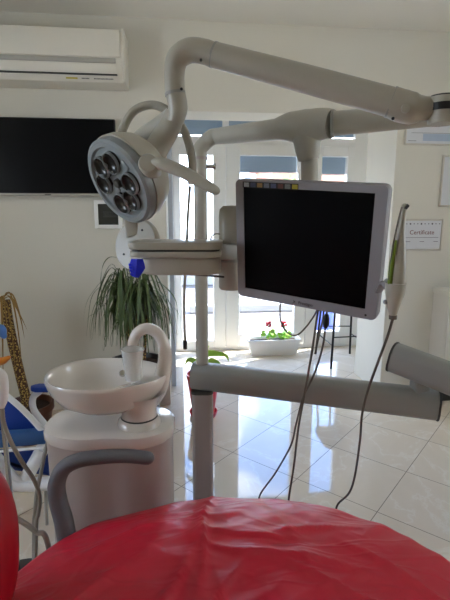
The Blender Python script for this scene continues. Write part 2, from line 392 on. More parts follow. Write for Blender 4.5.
# leaf standing open towards the room, seen edge on
b = BM(); lx = -.028; y0, y1 = 3.60, 4.60
for (a, c) in ((y0, y0 + .06), (y1 - .06, y1)): box(b, (lx - .018, a, .02), (lx + .018, c, 2.08), .004)
for (a, c) in ((.02, .10), (2.0, 2.08)): box(b, (lx - .018, y0 + .06, a), (lx + .018, y1 - .06, c), .004)
d4 = struct('door_4', b, mat('screen_door_frame', srgb(176, 182, 192), .35), sm=False)
b = BM(); box(b, (lx - .003, y0 + .06, .10), (lx + .003, y1 - .06, 2.0)); sub('door_glass', b, 'glass', d4, d4, sm=False)

# ------------------------------------------------------------------ outside
b = BM(); box(b, (-14, YD + .07, -.16), (18, 30, -.04)); struct('outdoor_ground', b, 'pavers', sm=False)
b = BM(); box(b, (-14, 9.2, -.04), (18, 9.5, .75), .03); box(b, (-14, 9.15, .75), (18, 9.55, .83), .02); tag(obj('garden_wall', b, 'stone', sm=False), 'low pale stone garden wall across the paving outside the glass door', 'wall')
b = BM(); box(b, (.2, 6.6, -.04), (8, 6.78, .08), .02); tag(obj('kerb', b, 'stone', sm=False), 'pale kerb edging the paving outside behind the planter', 'kerb')
def bush(cx, cy, r, h, seed, label):
    rnd = random.Random(seed); b = BM(); th = thing('bush', label, 'bush', (cx, cy, -.04), 'bushes beyond the garden wall')
    for k in range(900):
        a = rnd.uniform(0, 2 * PI); q = rnd.uniform(-1, 1); s = math.sqrt(1 - q * q); rr = rnd.uniform(.75, 1.05)
        c = V((cx + r * rr * s * math.cos(a), cy + r * rr * s * math.sin(a), .25 + h / 2 + h / 2 * q * rr)); d = V((rnd.uniform(-1, 1), rnd.uniform(-1, 1), rnd.uniform(-.4, 1))).normalized() * .13
        e = d.cross(V((rnd.uniform(-1, 1), 1, rnd.uniform(-1, 1)))).normalized() * .045
        vs = [b.verts.new(c), b.verts.new(c + d * .5 + e), b.verts.new(c + d), b.verts.new(c + d * .5 - e)]; b.faces.new(vs)
    f = obj('foliage', b, 'hedge', th, sm=False)
    b = BM(); tube(b, [(cx, cy, -.04), (cx + .03, cy, .4), (cx, cy, .9)], [.06, .05, .03], 8); obj('stem', b, 'bark', th)
bush(3.0, 11.2, .9, 2.0, 1, 'left rounded green bush beyond the garden wall, seen above the monitor')
bush(5.3, 11.4, 1.0, 2.3, 2, 'right rounded green bush beyond the garden wall, behind the drop tube')
b = BM(); hs = thing('house', 'pinkish house far outside seen under the right hand shutter', 'house', (6.2, 16.5, -.04))
box(b, (3.2, 15, -.04), (9.5, 18, 2.9)); obj('house_wall', b, 'redbrick', hs, sm=False)
b = BM(); prism(b, [(-.3, 0), (3.3, 0), (1.5, .7)], 0, 6.9, Matrix.Translation((2.9, 14.8, 2.9)) @ Matrix(((0, 0, 1, 0), (1, 0, 0, 0), (0, 1, 0, 0), (0, 0, 0, 1)))); obj('roof', b, 'redbrick', hs, sm=False)
b = BM(); p0 = WY(327, 316, 5.15); bw = thing('storage_bin', 'pale blue bin standing outside the glass behind the black stool', 'bin', (p0.x, 5.3, -.04))
prism(b, rrect(.2, .26, .03), -.04, .36, Matrix.Translation((p0.x, 5.3, 0)), .01); obj('bin_body', b, 'outblue', bw)
b = BM(); prism(b, rrect(.22, .28, .03), .36, .385, Matrix.Translation((p0.x, 5.3, 0)), .008); obj('bin_lid', b, 'outblue', bw)

# ------------------------------------------------------------------ air conditioner
ax1 = WY(124, 60, YW - .2).x; ax0 = ax1 - 1.02; az1 = 2.548; az0 = 2.240
def acprof(x, sh=0):
    return [(x, YW - .001, az1), (x, YW - .17, az1), (x, YW - .20, az1 - .02), (x, YW - .21, az1 - .10), (x, YW - .21, az0 + .135), (x, YW - .195, az0 + .06), (x, YW - .16, az0 + .01), (x, YW - .12, az0), (x, YW - .001, az0)]
ac = thing('air_conditioner', 'white wall air conditioner above the television', 'air conditioner', ((ax0 + ax1) / 2, YW, az0))
b = BM(); loft(b, [acprof(ax0), acprof(ax1)]); obj('casing', b, 'acwhite', ac, ang=30)
b = BM(); box(b, (ax1 - .012, YW - .213, az0 + .002), (ax1 + .008, YW - .002, az1 + .002), .008, 3); obj('end_cap', b, 'acwhite', ac)
b = BM(); box(b, (ax0 + .02, YW - .222, az0 + .14), (ax1 - .02, YW - .208, az1 - .012), .005, 2); obj('front_panel', b, 'acwhite', ac)
b = BM(); box(b, (ax0 + .03, YW - .2145, az0 + .108), (ax1 - .05, YW - .206, az0 + .137), .003); obj('air_slot', b, 'acgrey', ac)
b = BM(); prism(b, [(YW - .214, az0 + .106), (YW - .199, az0 + .052), (YW - .193, az0 + .055), (YW - .206, az0 + .106)], ax0 + .03, ax1 - .05, Matrix(((0, 0, 1, 0), (1, 0, 0, 0), (0, 1, 0, 0), (0, 0, 0, 1)))); fl = obj('louver', b, 'acwhite', ac, sm=False)
b = BM(); box(b, (ax0 + .03, YW - .2, az0 + .043), (ax1 - .045, YW - .186, az0 + .05)); obj('shadow_gap', b, 'dkgrey', ac, sm=False, label='dark gap under the louver')
xs = ax1 - .07
for (w_, m_, hh) in ((.12, 'dkgrey', .007), (.05, 'dkgrey', .007), (.07, 'yellow', .010)):
    b = BM(); q = WALLM(V((xs - w_ / 2, YW - .176, az0 + .026))) @ Matrix.Rotation(.6, 4, 'X')
    if m_ == 'dkgrey':
        k = -w_ / 2
        while k < w_ / 2 - .006: box(b, (k, -hh / 2, 0), (k + .005, hh / 2, .001)); k += .008
    else: box(b, (-w_ / 2, -hh / 2, 0), (w_ / 2, hh / 2, .001))
    for v in b.verts: v.co = q @ v.co
    obj('sticker', b, m_, ac, sm=False); xs -= w_ + .025

# ------------------------------------------------------------------ television
tx1 = WY(116.5, 160, YW - .05).x; tx0 = tx1 - .93; tz1 = 2.052; tz0 = 1.56
tv = thing('television', 'black wall mounted television under the air conditioner', 'television', ((tx0 + tx1) / 2, YW, tz0))
b = BM(); box(b, (tx0, YW - .055, tz0), (tx1, YW - .018, tz1), .004); obj('tv_case', b, 'black', tv)
b = BM(); box(b, (tx0 + .008, YW - .0565, tz0 + .018), (tx1 - .008, YW - .054, tz1 - .008)); obj('screen', b, 'tvscreen', tv, sm=False)
b = BM(); box(b, (tx0, YW - .0585, tz0 - .004), (tx1, YW - .02, tz0 + .012), .003); obj('lower_trim', b, 'acgrey', tv, label='silver lower trim')
b = BM(); box(b, (tx0 + .3, YW - .02, tz0 + .1), (tx1 - .3, YW, tz1 - .1)); obj('wall_bracket', b, 'dkgrey', tv, sm=False)
b = BM(); cx = tx1 - .46; box(b, (cx - .02, YW - .0592, tz0 + .001), (cx + .02, YW - .0583, tz0 + .007)); obj('logo', b, 'dkgrey', tv, sm=False)

# ------------------------------------------------------------------ fuse box
a = WY(93.5, 200, YW - .02); c = WY(122.5, 228.5, YW - .02)
fb = thing('fuse_box', 'small white framed fuse box with tinted window on the wall below the television', 'fuse box', ((a.x + c.x) / 2, YW, c.z))
b = BM(); frame_rect(b, a.x, c.x, c.z, a.z, .026, YW - .025, YW - .001); obj('frame', b, 'pvc', fb, sm=False)
b = BM(); box(b, (a.x + .026, YW - .016, c.z + .026), (c.x - .026, YW - .002, a.z - .026)); obj('window', b, 'fusepane', fb, sm=False)
b = BM(); mx_, mz_ = (a.x + c.x) / 2 + .015, (a.z + c.z) / 2; box(b, (mx_ - .05, YW - .0175, mz_ - .02), (mx_ + .05, YW - .016, mz_ + .02)); obj('breaker_row', b, 'dkgrey', fb, sm=False)
text('lettering', 'ETIMAR', .03, WALLM(V((mx_, YW - .0185, mz_))), 'black', fb)

# ------------------------------------------------------------------ certificates
def cert(px0, py0, px1, py1, label, kind):
    a = WY(px0, py0, YW - .012); c = WY(px1, py1, YW - .012); w_ = c.x - a.x; h_ = a.z - c.z
    t = thing('framed_certificate', label, 'certificate', ((a.x + c.x) / 2, YW, c.z))
    b = BM(); frame_rect(b, a.x, c.x, c.z, a.z, .012, YW - .016, YW - .001); obj('frame', b, 'frame', t, sm=False)
    b = BM(); i = .014; box(b, (a.x + i, YW - .01, c.z + i), (c.x - i, YW - .002, a.z - i)); pp = obj('paper', b, 'paper', t, sm=False)
    mx, mz = (a.x + c.x) / 2, (a.z + c.z) / 2; y = YW - .0112
    def rule(x0, x1, z, hgt, m_, nm='printed_line'):
        b = BM(); box(b, (x0, y, z - hgt / 2), (x1, y + .001, z + hgt / 2)); sub(nm, b, m_, pp, t, sm=False)
    if kind == 0:
        nsq = 10
        for k in range(nsq):
            x = a.x + .03 + k * (w_ - .06) / (nsq - 1); q_ = .0035 + .002 * (k % 3 == 1); bm2 = BM(); box(bm2, (x - q_, y, a.z - .036 - q_), (x + q_, y + .001, a.z - .036 + q_))
            sub('printed_mark', bm2, 'ink', pp, t, sm=False)
        text('lettering', 'Certificate', .046, WALLM(V((mx - .005, y, mz + .018))), 'redink', pp, root=t)
        rule(a.x + .03, c.x - .03, mz - .02, .0025, 'ink'); 
        for x in (a.x + .05, mx, c.x - .05): rule(x - .018, x + .018, mz - .05, .003, 'ink')
    elif kind == 1:
        text('lettering', 'Certificate', .024, WALLM(V((mx - .03, y, a.z - .035))), 'ink', pp, root=t)
        rule(a.x + .05, c.x - .03, mz + .0, .002, 'ink'); rule(a.x + .03, a.x + .09, c.z + .03, .003, 'ink')
        rule(a.x + .14, c.x - .03, mz - .03, .05, 'bluepaper', 'printed_panel')
    else:
        rule(mx - .03, mx + .03, mz + .06, .003, 'ink'); rule(mx - .05, mx + .05, mz, .12, 'bluepaper', 'printed_panel')
cert(403.5, 219, 441, 250.5, 'framed certificate with red heading on the wall left of the white cabinet', 0)
cert(406, 120, 466, 146, 'wide framed certificate high on the wall behind the lamp arm joint', 1)
cert(443.5, 155, 475, 207, 'upright framed certificate at the right edge, above the white cabinet', 2)

# ------------------------------------------------------------------ cabinet with worktop
cx0 = 1.99; cy0 = 3.07
cb = thing('base_cabinet', 'white base cabinet against the wall at the right edge', 'cabinet', (2.5, 3.17, 0))
b = BM(); box(b, (cx0 + .012, cy0 + .02, .08), (3.0, YW - .001, .835)); obj('carcass', b, 'cab', cb, sm=False)
b = BM(); box(b, (cx0 + .03, cy0 + .05, 0), (3.0, YW - .02, .08)); obj('plinth', b, 'dkgrey', cb, sm=False)
for k in range(2):
    x0 = cx0 + .014 + k * .49; b = BM(); box(b, (x0, cy0, .09), (x0 + .48, cy0 + .019, .83), .003); d_ = obj('door', b, 'cab', cb)
    b = BM(); tube(b, [(x0 + .03, cy0, .74), (x0 + .035, cy0 - .025, .74), (x0 + .15, cy0 - .025, .74), (x0 + .155, cy0, .74)], .006, 8, 3); sub('handle', b, 'dkgrey', d_, cb)
b = BM(); box(b, (cx0, cy0 - .02, .836), (3.05, YW - .001, .875), .006); tag(obj('worktop', b, 'cab'), 'white worktop lying on the base cabinet at the right edge', 'worktop')

# ------------------------------------------------------------------ stool
st = thing('bar_stool', 'black thin legged stool in the niche below the monitor', 'stool', (1.61, 4.16, 0))
Ls = [(1.436, 3.925), (1.436, 4.40), (1.79, 4.36), (1.80, 3.95)]
tp = [(1.475, 3.98), (1.475, 4.33), (1.76, 4.31), (1.76, 4.0)]
for (q, r) in zip(Ls, tp):
    b = BM(); tube(b, [(q[0], q[1], 0), (r[0], r[1], .80)], .011, 10, 1); obj('leg', b, 'black', st)
def lerp2(i, z): t = z / .8; return V((Ls[i][0] + (tp[i][0] - Ls[i][0]) * t, Ls[i][1] + (tp[i][1] - Ls[i][1]) * t, z))
for i, z in ((0, .22), (1, .3), (2, .22), (3, .3)):
    b = BM(); tube(b, [lerp2(i, z), lerp2((i + 1) % 4, z)], .006, 8, 1); obj('footrest_bar', b, 'black', st)
b = BM(); prism(b, rrect(.36, .42, .06), .80, .84, Matrix.Translation((1.615, 4.155, 0)), .012); obj('seat', b, 'black', st)

# ------------------------------------------------------------------ planter with geranium
a = WZ(252, 352); pl = thing('flower_trough', 'long white trough of soil and red flowers on the floor by the glass door', 'planter', (a.x + .4, 4.45, 0))
def trough(x0, x1, y0, y1, zt, tap):
    rr = []
    for z, g_ in ((0, tap), (zt, 0), (zt, -.012), (zt - .02, -.012)): pass
    b = BM()
    ring = lambda z, g_: [(x0 + g_, y0 + g_ * .5, z), (x1 - g_, y0 + g_ * .5, z), (x1 - g_, y1 - g_ * .5, z), (x0 + g_, y1 - g_ * .5, z)]
    loft(b, [ring(0.001, tap), ring(zt - .02, .006), ring(zt - .02, -.008), ring(zt, -.008), ring(zt, .012), ring(zt - .03, .02)], True, True)
    return b
px0 = WY(249, 335, 4.36).x; px1 = WY(301, 335, 4.36).x
obj('trough', trough(px0, px1, 4.36, 4.53, .17, .04), 'pvc', pl, sm=False)
b = BM(); box(b, (px0 + .03, 4.385, .1), (px1 - .03, 4.505, .145)); obj('soil', b, 'soil', pl, sm=False)
def geranium(x, y, zt, label, seed, hh):
    rnd = random.Random(seed); t = thing('geranium', label, 'flower', (x, y, .145), 'flowers in the trough')
    b = BM()
    for k in range(16):
        a_ = rnd.uniform(0, 2 * PI); l_ = rnd.uniform(.04, .10); z = .145 + rnd.uniform(.03, hh * .55)
        c = V((x + l_ * math.cos(a_) * .8, y + l_ * math.sin(a_) * .5, z)); s = rnd.uniform(.02, .035)
        fan = [b.verts.new(c + V((s * math.cos(q * PI / 4), s * .6 * math.sin(q * PI / 4), s * .8 * math.sin(q * PI / 4 + a_)))) for q in range(8)]
        b.faces.new(fan)
    obj('leaves', b, 'leaflt', t, sm=False)
    b = BM(); tube(b, [(x, y, .13), (x + .01, y, .145 + hh * .6), (x, y, .145 + hh)], .004, 6); obj('stem', b, 'leaflt', t)
    b = BM()
    for k in range(9):
        c = V((x + rnd.uniform(-.022, .022), y + rnd.uniform(-.015, .015), .15 + hh + rnd.uniform(-.02, .03))); bmesh.ops.create_icosphere(b, subdivisions=1, radius=.014, matrix=Matrix.Translation(c))
    obj('blossom', b, 'flower', t)
geranium(WY(268, 330, 4.44).x, 4.44, .3, 'left taller red flower in the white trough', 4, .17)
geranium(WY(284, 330, 4.44).x, 4.44, .3, 'right red flower in the white trough', 5, .16)

# ------------------------------------------------------------------ red pot plant
rp = WZ(203.5, 415); RP = thing('potted_plant', 'small green plant in a tall red pot behind the white column', 'potted plant', rp)
b = BM(); lathe(b, [(0, .02), (.078, .02), (.084, .06), (.115, .29), (.119, .29), (.121, .32), (.112, .32), (.104, .29), (0, .285)], Matrix.Translation(rp), 32); obj('pot', b, 'redpot', RP)
b = BM(); lathe(b, [(0, 0), (.09, 0), (.102, .035), (.098, .038), (.085, .012), (0, .01)], Matrix.Translation(rp), 32); obj('saucer', b, 'redpot', RP)
b = BM(); lathe(b, [(0, .289), (.086, .289), (.0, .30)], Matrix.Translation(rp), 20); obj('soil', b, 'soil', RP)
b = BM(); c0 = rp + V((0, 0, .29))
D_ = 2.98
for pts, w_ in (([c0, WD(203, 358, D_), WD(212, 354, D_), WD(226, 356, D_ - .03), WD(229, 362, D_)], .020), ([c0, WD(196, 362, D_), WD(188, 360, D_), WD(184, 367, D_)], .018),
               ([c0, WD(205, 360, D_), WD(208, 350, D_ + .05), WD(209, 345, D_ + .05)], .020), ([c0, WD(209, 362, D_), WD(217, 362, D_ - .1), WD(222, 367, D_ - .1)], .014)):
    leaf_strip(b, pts, w_ * 1.5, V((0, -.35, .94)))
obj('leaves', b, 'leaflt', RP)

# ------------------------------------------------------------------ dracaena in black pot (behind the basin)
dc = V((WY(136, 353, 2.95).x, 2.95, 0)); PR = WY(136, 352.5, 2.95 + .19).z; DR = thing('potted_dracaena', 'bushy green dracaena with long drooping leaves in a black pot by the wall', 'potted plant', dc)
b = BM(); lathe(b, [(0, 0), (.13, 0), (.175, PR - .05), (.195, PR - .05), (.195, PR), (.18, PR), (.17, PR - .03), (0, PR - .03)], Matrix.Translation(dc), 36); obj('pot', b, 'black', DR)
b = BM(); lathe(b, [(0, PR - .028), (.168, PR - .028), (0, PR - .02)], Matrix.Translation(dc), 24); obj('soil', b, 'soil', DR)
rnd = random.Random(11)
for k in range(3):
    b = BM(); q = dc + V((.05 * (k - 1), .02 * (k % 2), 0)); tube(b, [q + V((0, 0, PR - .03)), q + V((.01 * k, 0, .7)), q + V((.03 * (k - 1), 0, .88 - .05 * k))], .011, 8); obj('stem', b, 'bark', DR)
b = BM()
for k in range(230):
    a_ = rnd.uniform(0, 2 * PI); i = rnd.randrange(3); s = dc + V((.07 * (i - 1), .0, rnd.uniform(.82, .98) - .05 * i * (i == 1)))
    o_ = rnd.uniform(.06, .235); dz = rnd.uniform(.10, .50); d = V((math.cos(a_), math.sin(a_) * .7, 0)); up_ = rnd.uniform(.03, .15)
    tip = s + d * o_ * 1.12 + V((0, 0, -dz))
    if tip.z < .58: tip.z = .58 + rnd.uniform(0, .12)
    leaf_strip(b, [s, s + d * o_ * .35 + V((0, 0, up_)), s + d * o_ * .85 + V((0, 0, up_ * .2 - .05)), s + d * o_ * 1.05 + V((0, 0, -dz * .55)), tip], .007)
def dleaf(pts, w_=.008): leaf_strip(b, [WD(x, y, d) for x, y, d in pts], w_)
dleaf([(130, 290, 2.95), (125, 265, 2.9), (112, 257, 2.85), (103, 266, 2.8), (101, 290, 2.8), (106, 320, 2.8)], .007)
dleaf([(140, 285, 2.95), (153, 281, 2.85), (166, 288, 2.8), (176, 302, 2.75), (178, 326, 2.75)], .007)
dleaf([(135, 295, 2.95), (113, 282, 2.85), (104, 300, 2.8), (108, 345, 2.8)], .007)
obj('foliage', b, 'leafdk', DR)

# ------------------------------------------------------------------ yucca at the left edge
yb = WD(25, 425, 2.75); yb.z = 0
YU = thing('potted_yucca', 'tall bare trunked yucca with dry hanging leaves in a brown pot at the left', 'potted plant', yb)
b = BM(); tube(b, [V((yb.x, yb.y, .205)), WD(26, 400, 2.75), WD(19, 370, 2.75), WD(10, 330, 2.75), WD(6, 300, 2.75)], [.034, .030, .030, .03, .025], 12); obj('trunk', b, 'bark', YU)
pot = WD(43, 418, 2.6); pot.z = 0
b = BM()
Pz = V((yb.x + .045, yb.y - .02, 0)); lathe(b, [(0, 0), (.11, 0), (.14, .20), (.15, .20), (.15, .245), (.138, .245), (.13, .21), (0, .20)], Matrix.Translation(Pz), 30); obj('pot', b, 'brown', YU)
b = BM(); lathe(b, [(0, .202), (.128, .212), (0, .22)], Matrix.Translation(Pz), 24); obj('soil', b, 'soil', YU)
b = BM()
def yl(pts, w_): leaf_strip(b, [WD(x, y, d) for x, y, d in pts], w_, RIGHT)
rnd = random.Random(23)
yl([(2, 295, 2.7), (10, 297, 2.65), (20, 315, 2.6), (28, 332, 2.6)], .006)
for k in range(16):
    ex_ = rnd.uniform(-24, 26); el_ = rnd.uniform(345, 398) - max(0, ex_ - 12) * 2.0; d_ = rnd.uniform(2.55, 2.78); tp_ = rnd.uniform(292, 306)
    yl([(rnd.uniform(-2, 4), 300, 2.7), (ex_ * .45, tp_, 2.66), (ex_ * .8, tp_ + (el_ - tp_) * .45, d_), (ex_, el_, d_)], rnd.uniform(.004, .008))
obj('dry_leaves', b, 'leafdry', YU)

# ------------------------------------------------------------------ dental unit column
CD = 1.72
cb0 = WD(203, 440, CD); cbx, cby = cb0.x, cb0.y
col = thing('unit_column', 'white floor column carrying the dental unit, with a tube bent over to the monitor', 'column', (cbx, cby, 0))
ZB = WD(203, 376, CD).z   # beam centre height
rotz = Matrix.Translation((cbx, cby, 0)) @ Matrix.Rotation(-TH, 4, 'Z')
b = BM(); prism(b, rrect(.084, .084, .018), .03, ZB - .055, rotz, .002); obj('lower_post', b, 'column', col)
b = BM(); prism(b, rrect(.30, .30, .05), 0, .03, rotz, .006); obj('base_plate', b, 'beam', col)
b = BM(); prism(b, rrect(.088, .088, .02), ZB - .064, ZB - .052, rotz, .001); obj('collar', b, 'dkgrey', col, label='dark collar under the horizontal beam')
top = WD(203, 137, CD); 
e1 = WD(204, 158, CD)
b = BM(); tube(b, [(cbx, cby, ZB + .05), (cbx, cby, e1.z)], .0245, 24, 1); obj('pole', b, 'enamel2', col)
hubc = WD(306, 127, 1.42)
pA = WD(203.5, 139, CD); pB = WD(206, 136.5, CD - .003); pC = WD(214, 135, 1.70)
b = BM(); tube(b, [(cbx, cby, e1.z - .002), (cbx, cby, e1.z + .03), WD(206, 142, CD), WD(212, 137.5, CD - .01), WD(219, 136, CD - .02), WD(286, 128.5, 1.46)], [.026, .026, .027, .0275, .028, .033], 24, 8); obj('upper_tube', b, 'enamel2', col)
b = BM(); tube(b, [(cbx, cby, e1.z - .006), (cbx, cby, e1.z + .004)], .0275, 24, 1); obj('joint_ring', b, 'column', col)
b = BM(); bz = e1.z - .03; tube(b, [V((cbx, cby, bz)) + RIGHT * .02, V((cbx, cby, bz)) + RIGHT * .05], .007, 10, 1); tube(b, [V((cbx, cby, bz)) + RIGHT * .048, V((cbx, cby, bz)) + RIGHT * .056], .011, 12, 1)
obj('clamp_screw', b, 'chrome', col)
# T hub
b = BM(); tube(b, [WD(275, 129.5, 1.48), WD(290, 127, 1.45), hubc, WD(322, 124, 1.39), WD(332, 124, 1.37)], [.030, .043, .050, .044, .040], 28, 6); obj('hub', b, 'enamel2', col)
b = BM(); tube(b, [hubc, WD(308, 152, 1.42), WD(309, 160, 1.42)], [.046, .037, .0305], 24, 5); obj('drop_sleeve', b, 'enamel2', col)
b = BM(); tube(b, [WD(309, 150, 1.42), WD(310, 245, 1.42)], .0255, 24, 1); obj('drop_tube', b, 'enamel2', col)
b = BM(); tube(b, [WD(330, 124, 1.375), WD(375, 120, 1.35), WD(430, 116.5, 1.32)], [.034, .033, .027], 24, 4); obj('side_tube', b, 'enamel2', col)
b = BM(); tube(b, [WD(331.5, 124, 1.372), WD(334, 123.8, 1.37)], .0385, 28, 1); obj('ring', b, 'beam', col)
# horizontal beam
bl = WD(203, 376, CD); br = WD(437, 404.5, 1.50)
dirb = (br - bl).normalized()
def beam(p, q, wd, ht, r, name, material, parent, bev=.006):
    mm = frame_mtx(p, (q - p), z=UPZ); L = (q - p).length
    b = BM(); o_ = rrect(wd, ht, r)
    mt = mm @ Matrix(((0, 0, 1, 0), (1, 0, 0, 0), (0, 1, 0, 0), (0, 0, 0, 1)))
    prism(b, o_, 0, L, mt, bev); return obj(name, b, material, parent)
p0_ = bl - dirb * .042
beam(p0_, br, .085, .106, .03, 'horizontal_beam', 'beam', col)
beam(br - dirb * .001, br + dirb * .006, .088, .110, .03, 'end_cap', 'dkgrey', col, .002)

# ------------------------------------------------------------------ delivery arm (right)
da = thing('delivery_arm', 'short grey-white swing arm on a stub above the right end of the horizontal beam', 'arm', WD(420, 392, 1.53))
s0 = WD(419, 392, 1.515); s1 = s0 + V((0, 0, .05))
b = BM(); zt_ = WD(419, 378, 1.515).z
prism(b, rrect(.055, .055, .012), (br.z + .04), zt_ + .012, Matrix.Translation((s0.x, s0.y, 0))); obj('stub', b, 'beam', da)
q0 = WD(393.5, 357, 1.56); q1 = WD(470, 386, 1.40)
beam(q0, q1, .085, .105, .032, 'arm', 'beam', da)
dq = (q1 - q0).normalized(); beam(q0 - dq * .006, q0 + dq * .001, .088, .109, .033, 'end_cap', 'dkgrey', da, .002)

# ------------------------------------------------------------------ dental lamp
lc = WD(119.5, 182.5, 1.28)
N_ = camvec(-.615, -.56, .555).normalized(); Mj = camvec(.67, -.74, 0).normalized(); Mj = (Mj - N_ * Mj.dot(N_)).normalized(); B_ = N_.cross(Mj)
LM = Matrix((B_, Mj, N_)).transposed().to_4x4(); LM.translation = lc
lj = WD(173, 120, 1.30)
lamp = thing('dental_lamp', 'white dental operating lamp with six reflectors on a long folded arm', 'lamp', WD(440, 125, 1.12))
b = BM(); lathe(b, [(.075, -.085), (.098, -.07), (.115, -.045), (.1225, -.012), (.121, .004), (.114, .010), (.102, .010), (.098, .003), (0, .001)], LM, 48); head = obj('lamp_head', b, 'lampgrey', lamp)
b = BM(); lathe(b, [(0, -.128), (.04, -.125), (.08, -.112), (.108, -.082), (.1225, -.044), (.1255, -.018), (.122, -.0175), (.1, -.07), (0, -.10)], LM, 48); obj('rear_shell', b, 'enamel', lamp)
for a_ in (38, 90, 142, 218, 270, 322):
    a_ = math.radians(a_); q = LM @ Matrix.Translation((.060 * math.cos(a_), .060 * math.sin(a_), .0))
    b = BM(); lathe(b, [(0, .0022), (.012, .003), (.020, .006), (.0245, .013), (.029, .014), (.031, .004), (.031, 0)], q, 28); rf = sub('reflector', b, 'lens', head, lamp, label='dark round reflector')
    b = BM(); lathe(b, [(.0275, .013), (.029, .0165), (.0305, .015), (.031, .009)], q, 28); rg = obj('reflector_rim', b, 'lampgrey', lamp)
    b = BM(); bmesh.ops.create_uvsphere(b, u_segments=14, v_segments=8, radius=.007, matrix=q @ Matrix.Translation((0, 0, .006))); sub('bulb', b, 'chrome', rf, lamp)
b = BM(); lathe(b, [(0, .013), (.010, .013), (.013, .009), (.013, .001)], LM, 24); sub('centre_knob', b, 'dkgrey', head, lamp)
b = BM(); box(b, (-.085, -.014, 0), (-.016, .014, .006), .003); box(b, (.016, -.014, 0), (.085, .014, .006), .003)
for v in b.verts: v.co = LM @ v.co
sub('divider', b, 'lampgrey', head, lamp)
# joint, yoke, handle
jt = WD(149, 165, 1.19)
b = BM(); lathe(b, [(0, -.05), (.025, -.05), (.026, -.02), (.026, .010), (.022, .015), (0, .016)], frame_mtx(jt, camvec(1, 0, 0), z=camvec(-.25, .1, 1)), 28); obj('tilt_joint', b, 'enamel', lamp)
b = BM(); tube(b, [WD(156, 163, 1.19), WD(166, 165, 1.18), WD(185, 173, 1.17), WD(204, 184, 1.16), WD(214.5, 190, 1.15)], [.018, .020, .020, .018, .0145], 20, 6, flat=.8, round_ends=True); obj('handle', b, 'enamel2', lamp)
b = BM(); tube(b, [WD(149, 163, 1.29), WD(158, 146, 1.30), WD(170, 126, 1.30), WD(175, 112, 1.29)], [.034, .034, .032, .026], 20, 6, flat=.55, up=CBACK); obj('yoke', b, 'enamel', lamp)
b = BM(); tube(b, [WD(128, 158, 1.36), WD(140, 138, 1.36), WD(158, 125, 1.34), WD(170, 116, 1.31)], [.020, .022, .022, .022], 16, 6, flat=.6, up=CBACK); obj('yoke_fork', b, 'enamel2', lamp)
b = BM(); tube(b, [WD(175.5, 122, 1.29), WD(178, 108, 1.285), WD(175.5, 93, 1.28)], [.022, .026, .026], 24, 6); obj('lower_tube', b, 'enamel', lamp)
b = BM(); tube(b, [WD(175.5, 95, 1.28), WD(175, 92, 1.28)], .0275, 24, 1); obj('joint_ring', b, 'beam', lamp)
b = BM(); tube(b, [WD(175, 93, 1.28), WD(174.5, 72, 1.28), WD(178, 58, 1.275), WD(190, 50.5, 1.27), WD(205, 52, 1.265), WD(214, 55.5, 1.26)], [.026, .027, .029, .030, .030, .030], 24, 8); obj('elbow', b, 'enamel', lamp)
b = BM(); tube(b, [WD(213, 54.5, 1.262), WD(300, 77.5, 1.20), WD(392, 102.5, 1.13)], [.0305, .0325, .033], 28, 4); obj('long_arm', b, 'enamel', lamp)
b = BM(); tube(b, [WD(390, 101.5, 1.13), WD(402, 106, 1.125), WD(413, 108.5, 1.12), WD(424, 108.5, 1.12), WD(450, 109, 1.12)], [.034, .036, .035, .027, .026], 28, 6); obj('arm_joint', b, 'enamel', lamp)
b = BM(); lathe(b, [(0, -.002), (.010, -.002), (.010, .002), (0, .002)], frame_mtx(WD(405.5, 108.5, 1.087), RIGHT, z=-FWD), 20); obj('joint_button', b, 'enamel2', lamp)
pv = WD(443, 106, 1.11)
for z0, z1, m_, r_ in ((-.04, -.012, 'enamel', .031), (-.012, .004, 'black', .034), (.004, .018, 'enamel', .034), (.018, .022, 'dkgrey', .030)):
    b = BM(); lathe(b, [(0, z0), (r_, z0), (r_, z1), (0, z1)], Matrix.Translation(pv), 28); obj('pivot_ring', b, m_, lamp)
b = BM(); tube(b, [WD(213, 54.5, 1.262), WD(215, 55.2, 1.261)], .0318, 28, 1); obj('seam_ring', b, 'beam', lamp)
b = BM(); tube(b, [WD(390, 102, 1.132), WD(392, 102.6, 1.131)], .0355, 28, 1); obj('seam_ring', b, 'beam', lamp)
# small dark screws
for px_, py_, d_ in ((181.5, 89, 1.257), (201, 60, 1.24), (393, 118.5, 1.11)):
    b = BM(); bmesh.ops.create_uvsphere(b, u_segments=10, v_segments=6, radius=.004, matrix=Matrix.Translation(WD(px_, py_, d_))); obj('screw', b, 'black', lamp)
# corrugated hose loop
b = BM(); pts = [WD(x, y, d) for x, y, d in ((120, 150, 1.40), (122, 132, 1.41), (133, 112, 1.42), (150, 105, 1.42), (165, 109, 1.41), (178, 121, 1.40), (187, 138, 1.39), (192, 160, 1.38), (192, 184, 1.37))]
tube(b, pts, .0125, 12, 8)
obj('supply_hose', b, 'enamel', lamp)

# pull cord with a black tip
b = BM(); tube(b, [WD(190, 186, 1.37), WD(188, 215, 1.37), WD(186, 262, 1.37), WD(184, 300, 1.37), WD(185, 341, 1.37)], .0042, 8, 6)
cd = thing('switch_cord', 'thin beige cord with a black tip hanging left of the white column', 'cord', WD(185, 349, 1.37)); obj('cord', b, 'acgrey', cd)
b = BM(); tube(b, [WD(185, 340, 1.37), WD(185.3, 349, 1.37)], .0065, 10, 1, round_ends=False); obj('cord_tip', b, 'black', cd)

